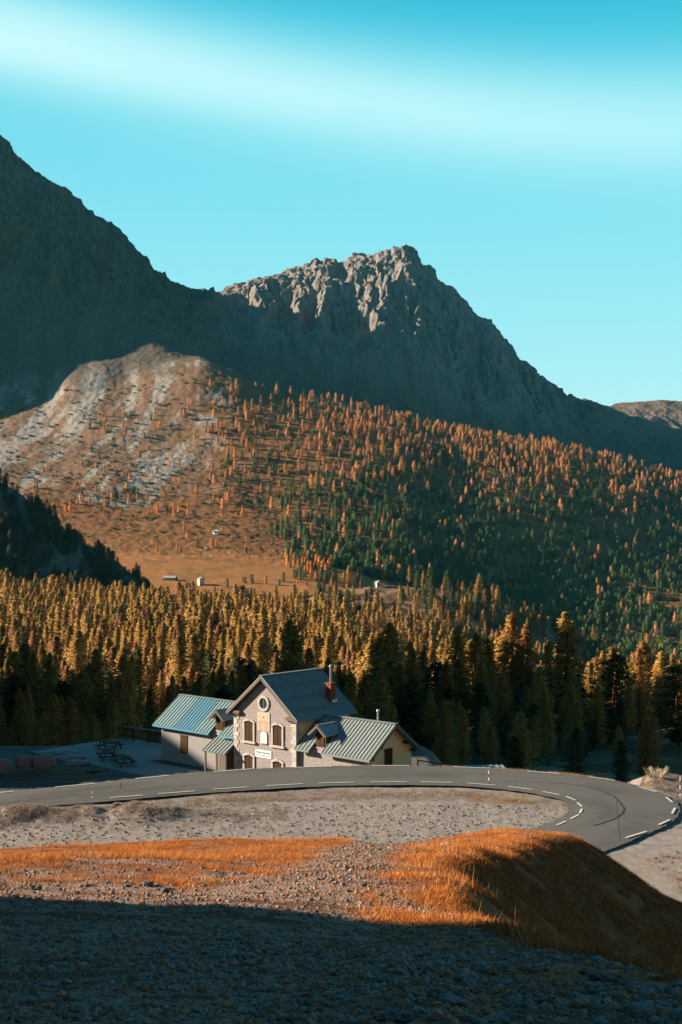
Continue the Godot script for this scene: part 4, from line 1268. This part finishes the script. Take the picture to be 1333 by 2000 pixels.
# ---------------------------------------------------------------- trees
func build_forest() -> void:
	var lf := []
	var pf := []
	for i in 6: lf.append(tree_meshes(0, true))
	for i in 3: pf.append(tree_meshes(1, true))
	var lc := []
	var pc := []
	for i in 5: lc.append(tree_meshes(0, false))
	for i in 4: pc.append(tree_meshes(1, false))
	M.lc = lc
	M.pc = pc
	M.lf = lf
	M.pf = pf
	var near := []   # [d, pos, pine, scale]
	var d := 112.0
	while d < 1075.0:
		var step := 5.3 + d * 0.0027
		var x := -(0.33 * d + 8.0)
		while x < 0.33 * d + 8.0:
			var xx := x + rng.randf_range(-0.48, 0.48) * step
			var dd := d + rng.randf_range(-0.48, 0.48) * step
			x += step
			var px := CX + xx / dd * F
			var dens := 1.0
			if dd < 165.0: dens = 0.62
			if px < 420.0 and dd < 128.0: dens = 0.28
			if px > 280.0 and px < 880.0 and dd < 122.0: dens = 0.0
			var clear := n_mid.get_noise_2d(xx * 0.35 + 300.0, dd * 0.35)
			if dd > 920.0:   # wooded hillock, thinner, and open ground before it
				dens = smoothstep(-0.25, 0.2, clear + (0.25 if px > 800.0 else 0.0)) * 0.55 if px > 620.0 else smoothstep(1005.0, 950.0, dd)
				if px > 620.0 and px < 780.0 and dd > 985.0 and dd < 1050.0: dens *= 0.35
			elif clear > 0.25: dens *= 0.25
			if rng.randf() > dens: continue
			var pine_share := 0.13
			if dd < 200.0 and px > 500.0: pine_share = 0.34
			if dd > 940.0 and px > 620.0: pine_share = 0.5
			var pine := rng.randf() < pine_share + 0.25 * maxf(0.0, n_big.get_noise_2d(xx * 2.0, dd * 2.0))
			near.append([dd, xx, pine, lerpf(0.5, 1.2, pow(rng.randf(), 0.7)) * (1.0 + 0.4 * n_mid.get_noise_2d(xx * 0.9, dd * 0.9 + 500.0)) * lerpf(0.46, 1.0, smoothstep(150.0, 215.0, dd + (0.0 if px > 560.0 else -25.0)))])
		d += step
	var n_l := 0
	var n_p := 0
	var xs := [[], [], [], [], [], [], [], [], [], [], [], [], [], [], [], [], [], []]
	var cs := [[], [], [], [], [], [], [], [], [], [], [], [], [], [], [], [], [], []]
	near.sort_custom(func(a, b): return a[0] < b[0])
	for q in near:
		var dd: float = q[0]
		var xx: float = q[1]
		var px := CX + xx / dd * F
		var p := f_pt(px, dd)
		var sc: float = q[3]
		var wd := sc * rng.randf_range(0.72, 1.15)
		var basis_ := Basis.from_euler(Vector3(rng.randfn() * 0.035, rng.randf() * TAU, rng.randfn() * 0.035)).scaled(Vector3(wd, sc, wd))
		var pine: bool = q[2]
		if px > -30.0 and px < 1365.0 and ((not pine and n_l < 300) or (pine and n_p < 110)):
			var side := px < 420.0
			var label: String
			if pine:
				label = "dark green stone pine in the forest beyond the terrace railing" if side else "dark green stone pine in the forest beyond the house and bend"
				n_p += 1
			else:
				label = "autumn larch in the forest beyond the terrace railing" if side else "autumn larch in the forest beyond the house and bend"
				n_l += 1
			var o := thing("pine_tree" if pine else "larch_tree", p, label, "tree", ("pines" if pine else "larches") + (" beyond the terrace" if side else " beyond the house and bend"))
			o.basis = basis_
			var v: Array = pf[n_p % 3] if pine else lf[n_l % 6]
			obj("trunk", v[0], M.trunk, o)
			obj("crown", v[1], M.pine[rng.randi() % 3] if pine else M.larch[rng.randi() % 5], o)
		else:
			var fine := dd < 480.0
			var slot: int
			if pine: slot = (rng.randi() % 3) + 6 if fine else (rng.randi() % 4) + 14
			else: slot = rng.randi() % 6 if fine else (rng.randi() % 5) + 9
			xs[slot].append(Transform3D(basis_, p))
			var g := rng.randf_range(0.75, 1.2)
			if pine: cs[slot].append(Color(0.055 * g, 0.07 * g, 0.032 * g))
			else:
				var warm := rng.randf()
				var c := Color(0.31, 0.2, 0.06).lerp(Color(0.25, 0.145, 0.05), warm)
				if rng.randf() < 0.22: c = Color(0.24, 0.12, 0.07).lerp(c, rng.randf() * 0.5)
				cs[slot].append(Color(c.r * g, c.g * g, c.b * g))
	var lroot := Node3D.new()
	lroot.name = "larch_forest"
	add_child(lroot)
	tag(lroot, "dense golden larch forest filling the valley shelf", "forest", "", "stuff")
	var proot := Node3D.new()
	proot.name = "pine_forest"
	add_child(proot)
	tag(proot, "dark pines scattered through the larch forest", "forest", "", "stuff")
	for s in 18:
		if xs[s].is_empty(): continue
		var pine := s >= 14 or (s >= 6 and s < 9)
		var v: Array = lf[s] if s < 6 else (pf[s - 6] if s < 9 else (lc[s - 9] if s < 14 else pc[s - 14]))
		var root := proot if pine else lroot
		multi("crown", v[1], M.leaf, xs[s], cs[s], root)
		if s < 9:
			var tc := []
			for k in xs[s].size(): tc.append(Color(1, 1, 1))
			multi("trunk", v[0], M.trunk, xs[s], tc, root)

func build_hillside_trees() -> void:
	var xs := [[], [], [], [], [], [], [], [], []]
	var cs := [[], [], [], [], [], [], [], [], []]
	var add := func(p: Vector3, pine: bool, sc: float, c: Color):
		var slot := (rng.randi() % 4) + 5 if pine else rng.randi() % 5
		var b := Basis(Vector3.UP, rng.randf() * TAU).scaled(Vector3(sc * rng.randf_range(0.95, 1.3), sc, sc * rng.randf_range(0.95, 1.3)))
		xs[slot].append(Transform3D(b, p))
		var g := rng.randf_range(0.72, 1.22)
		cs[slot].append(Color(c.r * g, c.g * g, c.b * g))
	# the wooded slope
	var px := -20.0
	var cols := 0
	while px < 1480.0:
		px += 3.4
		var pr := profile(mountain_rows, px)
		cols += 1
		for t in 19:
			var k := rng.randf_range(2.4, 6.2)
			var qx := px
			var p := mountain_point(qx, pr, k)
			var py := HY - p.y / -p.z * F
			var clump := n_mid.get_noise_2d(p.x * 0.75, p.z * 0.75)
			var crest := 6.0 - k
			var dens := 0.0
			var east := smoothstep(330.0, 470.0, qx + 60.0 * clump)
			dens = east * smoothstep(-0.1, 0.12, crest + 0.1) * (0.5 + 0.5 * smoothstep(480.0, 720.0, qx))
			dens *= smoothstep(-0.5, 0.05, clump + 0.55 * smoothstep(520.0, 760.0, qx) - 0.1)
			# the meadow and the brown foot of the slope stay open
			dens *= smoothstep(1085.0, 1030.0, py) if qx < 560.0 else 1.0
			if qx < 520.0: dens *= smoothstep(1010.0, 960.0, py)
			if qx < 400.0: dens *= 0.55
			if k > 5.6 and qx < 700.0: dens *= smoothstep(420.0, 700.0, qx) * 0.5
			if rng.randf() > dens: continue
			var low := smoothstep(860.0, 990.0, py - 0.09 * (qx - 600.0) + 90.0 * clump)
			var pine := rng.randf() < lerpf(0.14, 0.93, low) * smoothstep(400.0, 560.0, qx)
			var c := Color(0.075, 0.115, 0.05) if pine else Color(0.52, 0.25, 0.085).lerp(Color(0.44, 0.25, 0.16), rng.randf() * 0.9)
			add.call(p + Vector3(0, -0.5, 0), pine, rng.randf_range(0.75, 1.45), c)
	# loose trees: foot of the scree, around the meadow, the combe rim and the far hill
	for q in [[60, 480, 3.55, 4.3, 90, 0.12], [150, 340, 4.2, 5.4, 60, 0.45], [560, 660, 1.3, 2.6, 70, 0.55], [300, 520, 2.5, 3.4, 16, 0.3], [440, 620, 1.0, 1.35, 10, 0.9], [1180, 1330, 7.6, 8.8, 45, 0.25], [640, 1333, 6.4, 7.2, 160, 1.0]]:
		for i in q[4]:
			var qx := rng.randf_range(q[0], q[1])
			var p := m_pt(qx, rng.randf_range(q[2], q[3]))
			var pine: bool = rng.randf() < q[5]
			add.call(p + Vector3(0, -0.5, 0), pine, rng.randf_range(0.35, 0.95) if q[4] != 70 else rng.randf_range(0.7, 1.2), Color(0.07, 0.09, 0.045) if pine else Color(0.58, 0.25, 0.07))
	# lone dark pines at the near rim of the meadow
	for q in [[322, 985, 0.9], [368, 975, 1.25], [378, 980, 0.9], [430, 985, 0.95], [463, 975, 1.15], [474, 980, 1.3], [488, 978, 1.1], [240, 1000, 1.3], [262, 1000, 1.35], [270, 1005, 1.0]]:
		add.call(f_pt(q[0], q[1]) + Vector3(0, 2.0, 0), true, q[2] * 1.2, Color(0.06, 0.075, 0.04))
	# spur: dark pines and a few larches
	for i in 900:
		var qx := rng.randf_range(-120.0, 300.0)
		var d := rng.randf_range(960.0, 1125.0)
		var y := far_y(spur_rows, qx, d)
		var x := (qx - CX) / F * d
		var nz := n_mid.get_noise_2d(x * 0.8, -d * 0.8)
		if n_mid.get_noise_2d(x * 0.7, -d * 0.4) > 0.28: continue
		add.call(Vector3(x, y + nz * 9.0 - 0.5, -d), rng.randf() < 0.85, rng.randf_range(0.55, 1.05), Color(0.06, 0.075, 0.04))
	var lroot := Node3D.new()
	lroot.name = "hillside_larch_forest"
	add_child(lroot)
	tag(lroot, "orange larches spread over the sunlit mountainside", "forest", "", "stuff")
	var proot := Node3D.new()
	proot.name = "hillside_pine_forest"
	add_child(proot)
	tag(proot, "green pines massed on the lower mountainside and spur", "forest", "", "stuff")
	var total := 0
	for s in 9:
		total += xs[s].size()
		if xs[s].size():
			var v: Array = M.lc[s] if s < 5 else M.pc[s - 5]
			multi("crown", v[1], M.leaf, xs[s], cs[s], proot if s >= 5 else lroot)
	# juniper cushions on the scree
	var bx := []
	var bc := []
	var bm := tuft_mesh(40, 1.6, 1.3, 0.5, 0.8)
	for i in 900:
		var qx := rng.randf_range(-40.0, 470.0)
		var p := m_pt(qx, rng.randf_range(3.2, 5.8))
		if n_mid.get_noise_2d(p.x * 0.6, p.z * 0.6) < -0.1: continue
		bx.append(Transform3D(Basis(Vector3.UP, rng.randf() * TAU).scaled(Vector3.ONE * rng.randf_range(0.6, 2.0)), p))
		bc.append(Color(0.09, 0.095, 0.035))
	var jm := multi("juniper_undergrowth", bm, M.leaf, bx, bc)
	tag(jm, "dark juniper cushions dotted over the scree", "undergrowth", "", "stuff")
	print("hillside trees ", total)

# ---------------------------------------------------------------- foreground detail
func build_foreground() -> void:
	var orange := [tuft_mesh(18, 0.1, 0.07, 0.005, 1.1), tuft_mesh(16, 0.08, 0.09, 0.006, 1.3), tuft_mesh(20, 0.13, 0.08, 0.0045, 1.0)]
	var gx := [[], [], []]
	var gc := [[], [], []]
	var tries := 0
	# dry grass of the mound
	while tries < 125000:
		tries += 1
		var d := 15.0 + 35.0 * pow(rng.randf(), 0.85)
		var x := rng.randf_range(-0.34, 0.36) * d
		var e := slut(edge_t, d)
		if x > e + 0.3: continue
		var g := grass_share(x, d)
		if rng.randf() > g * 1.05: continue
		var s := rng.randi() % 3
		var lush := smoothstep(-0.2, 0.3, n_mid.get_noise_2d(x * 9.0 + 11.0, d * 14.0))
		gx[s].append(Transform3D(Basis(Vector3.UP, rng.randf() * TAU).scaled(Vector3.ONE * rng.randf_range(0.6, 1.15) * lerpf(0.35, 1.0, lush)), Vector3(x, ground_y(x, d), -d)))
		var v := rng.randf_range(0.75, 1.15)
		var c := Color(0.5, 0.185, 0.05).lerp(Color(0.26, 0.085, 0.03), (1.0 - lush) * rng.randf_range(0.5, 1.0))
		if rng.randf() < 0.12: c = Color(0.55, 0.34, 0.15)
		gc[s].append(Color(c.r * v, c.g * v, c.b * v))
	var groot := Node3D.new()
	groot.name = "dry_grass"
	add_child(groot)
	tag(groot, "short orange dry grass covering the mound", "grass", "", "stuff")
	for s in 3: multi("grass_tuft", orange[s], M.grass, gx[s], gc[s], groot)
	# grass of the steep bank, its brown darkened to deepen the shade there
	var bx := []
	var bc := []
	for i in 48000:
		var d := rng.randf_range(9.0, 54.0)
		var e := slut(edge_t, d)
		var x := e + rng.randf_range(-0.2, 9.0)
		if x > 0.36 * d + 1.0: continue
		if n_mid.get_noise_2d(x * 12.0, d * 12.0) > 0.3: continue
		var y := ground_y(x, d)
		if y < floor_y(x, d) + 0.25: continue
		bx.append(Transform3D(Basis(Vector3.UP, rng.randf() * TAU).scaled(Vector3.ONE * rng.randf_range(0.6, 1.6)), Vector3(x, y, -d)))
		var v := rng.randf_range(0.6, 1.3)
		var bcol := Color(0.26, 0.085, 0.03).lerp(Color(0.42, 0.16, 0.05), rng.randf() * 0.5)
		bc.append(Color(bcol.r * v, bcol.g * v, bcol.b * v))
	tag(multi("bank_grass", orange[1], M.grass, bx, bc), "brown grass on the steep bank with shade deepened in its colour", "grass", "", "stuff")
	# tall stalks along the rim of the bank
	var stalk := tuft_mesh(5, 0.42, 0.05, 0.006, 0.6)
	var sx := []
	var sc := []
	for i in 230:
		var d := rng.randf_range(11.0, 42.0)
		var x := slut(edge_t, d) + rng.randfn() * 0.35 + 0.1
		sx.append(Transform3D(Basis(Vector3.UP, rng.randf() * TAU).scaled(Vector3.ONE * rng.randf_range(0.4, 1.15)), Vector3(x, ground_y(x, d), -d)))
		sc.append(Color(0.5, 0.24, 0.08) * rng.randf_range(0.6, 1.1))
	tag(multi("tall_grass", stalk, M.grass, sx, sc), "tall dry stalks standing along the rim of the bank", "grass", "", "stuff")
	# pale grass of the road verges
	var vx := []
	var vc := []
	for i in 26000:
		var x := rng.randf_range(-27.0, 20.0)
		var d := 0.0
		if i % 3 == 0: d = slut(outer_t, x) + rng.randf_range(0.5, 2.6)
		elif i % 3 == 1: d = 65.3 + (x + 16.0) * 0.06 + rng.randfn() * 1.3
		else: d = slut(outer_t, x) - 8.0 + rng.randfn() * 0.8 - 0.6
		if i % 3 == 1 and x > -3.0: continue
		if i % 3 == 2 and x > 11.5: continue
		if i % 3 == 0 and x < 7.0 and i % 21 != 0: continue
		if n_mid.get_noise_2d(x * 14.0, d * 14.0) > 0.18: continue
		vx.append(Transform3D(Basis(Vector3.UP, rng.randf() * TAU).scaled(Vector3.ONE * rng.randf_range(0.5, 1.5)), Vector3(x, ground_y(x, d), -d)))
		var v := rng.randf_range(0.6, 1.2)
		var c := Color(0.34, 0.28, 0.23) if x < 7.0 else Color(0.34, 0.24, 0.14)
		vc.append(Color(c.r * v, c.g * v, c.b * v))
	for i in 5200:
		var x := rng.randf_range(15.0, 27.0)
		var d := rng.randf_range(46.0, 79.0)
		if (x < 19.8 and d > 58.0) or n_mid.get_noise_2d(x * 11.0, d * 11.0) > 0.05: continue
		vx.append(Transform3D(Basis(Vector3.UP, rng.randf() * TAU).scaled(Vector3.ONE * rng.randf_range(0.8, 2.4)), Vector3(x, ground_y(x, d), -d)))
		var v := rng.randf_range(0.5, 1.1)
		vc.append(Color(0.3 * v, 0.23 * v, 0.18 * v))
	tag(multi("verge_grass", orange[0], M.grass, vx, vc), "pale bleached grass on the road verges", "grass", "", "stuff")
	# gravel
	var stones := [rock_mesh(41, 4, 0.5), rock_mesh(42, 4, 0.6), rock_mesh(43, 5, 0.5), rock_mesh(44, 4, 0.4, 0.5)]
	var rx := [[], [], [], []]
	var rc := [[], [], [], []]
	for i in 60000:
		var d := 5.5 + 44.0 * pow(rng.randf(), 1.7)
		var x := rng.randf_range(-0.34, 0.36) * d
		var e := slut(edge_t, d)
		if x > e + 0.4: continue
		var keep := 1.0 - 0.9 * grass_share(x, d)
		if d < 17.0: keep = 0.35 + 0.65 * smoothstep(0.3, 0.0, n_mid.get_noise_2d(x * 8.0 + 50.0, d * 24.0))
		if d > 17.0 and x < slut(path_t, d) - 0.8: keep *= 0.5
		if rng.randf() > keep: continue
		var s := rng.randi() % 4
		var size := 0.009 + 0.04 * pow(rng.randf(), 5.0) + 0.0006 * d
		if d < 10.5 and x > 0.4: size *= 1.25
		rx[s].append(Transform3D(Basis.from_euler(Vector3(rng.randf() * 0.7, rng.randf() * TAU, rng.randf() * 0.7)).scaled(Vector3.ONE * size * 1.6), Vector3(x, ground_y(x, d) + size * 0.25, -d)))
		var v := rng.randf_range(0.6, 1.35)
		var c := Color(0.27, 0.235, 0.22) if rng.randf() < 0.5 else Color(0.38, 0.2, 0.12)
		rc[s].append(Color(c.r * v, c.g * v, c.b * v))
	# lay-by gravel, and the stony ground outside the bend
	for i in 12000:
		var x := rng.randf_range(-24.0, 13.0) if i < 9000 else rng.randf_range(15.0, 27.0)
		var d := rng.randf_range(58.0, 69.0) if i < 9000 else rng.randf_range(46.0, 76.0)
		if i < 9000 and (ground_y(x, d) > floor_y(x, d) + 0.4 or d > slut(outer_t, x) - 6.6): continue
		if i >= 9000 and x < 19.6 and d > 58.5: continue
		var s := rng.randi() % 4
		var size := 0.025 + 0.1 * pow(rng.randf(), 5.0)
		rx[s].append(Transform3D(Basis.from_euler(Vector3(rng.randf(), rng.randf() * TAU, 0)).scaled(Vector3.ONE * size * 1.6), Vector3(x, ground_y(x, d) + size * 0.2, -d)))
		var v := rng.randf_range(0.7, 1.4)
		rc[s].append(Color(0.25 * v, 0.232 * v, 0.225 * v))
	var gr := Node3D.new()
	gr.name = "gravel"
	add_child(gr)
	tag(gr, "loose gravel and pebbles strewn over the ground", "gravel", "", "stuff")
	for s in 4: multi("pebbles", stones[s], M.stone, rx[s], rc[s], gr)
	# single rocks
	var rock_mats := [mat(lin(0.2, 0.19, 0.185), 0.95, M.ground.albedo_texture, 2.0), mat(lin(0.13, 0.13, 0.13), 0.95, M.ground.albedo_texture, 2.0), mat(lin(0.46, 0.33, 0.27), 0.95, M.ground.albedo_texture, 2.0)]
	var shapes := []
	for i in 8: shapes.append(rock_mesh(60 + i, 8, 0.6, 0.7))
	for i in 90:
		var d := rng.randf_range(7.0, 24.0)
		if i < 45: d = rng.randf_range(7.0, 11.0)
		var x := rng.randf_range(-0.3, 0.31) * d
		if i < 34: x = rng.randf_range(0.05, 0.31) * d
		if x > slut(edge_t, d) - 0.15: x = slut(edge_t, d) - rng.randf_range(0.2, 2.2)
		var size := rng.randf_range(0.07, 0.19) * (1.0 if i < 34 else 0.75)
		var o := obj("rock", shapes[i % 8], rock_mats[i % 2], null, Transform3D(Basis(Vector3.UP, rng.randf() * TAU).scaled(Vector3(size, size * rng.randf_range(0.6, 1.0), size)), Vector3(x, ground_y(x, d) + size * 0.12, -d)))
		tag(o, "grey rock lying among the gravel of the stony slope", "rock", "rocks strewn over the stony slope")
	for q in [[872, 1646, 35.5, 0.34, 2, "pale orange rock on the grassy crest with a long shadow"], [529, 1634, 37.0, 0.24, 2, "lone tan rock in the orange grass near the crest"], [288, 1747, 19.0, 0.17, 1, "dark pointed rock in the sunlit gravel"], [327, 1758, 18.2, 0.15, 1, "small dark rock at the edge of the big shadow"], [72, 1750, 18.0, 0.15, 1, "dark rock half in the big shadow"], [430, 1738, 20.0, 0.14, 1, "small dark flat rock in the reddish turf"]]:
		var x: float = (q[0] - CX) / F * q[2]
		var d: float = q[2]
		var o := obj("rock", shapes[int(q[0]) % 8], rock_mats[q[4]], null, Transform3D(Basis(Vector3.UP, q[0]).scaled(Vector3(q[3] * 1.3, q[3] * 1.2, q[3])), Vector3(x, ground_y(x, d) + q[3] * 0.2, -d)))
		tag(o, q[5], "rock")
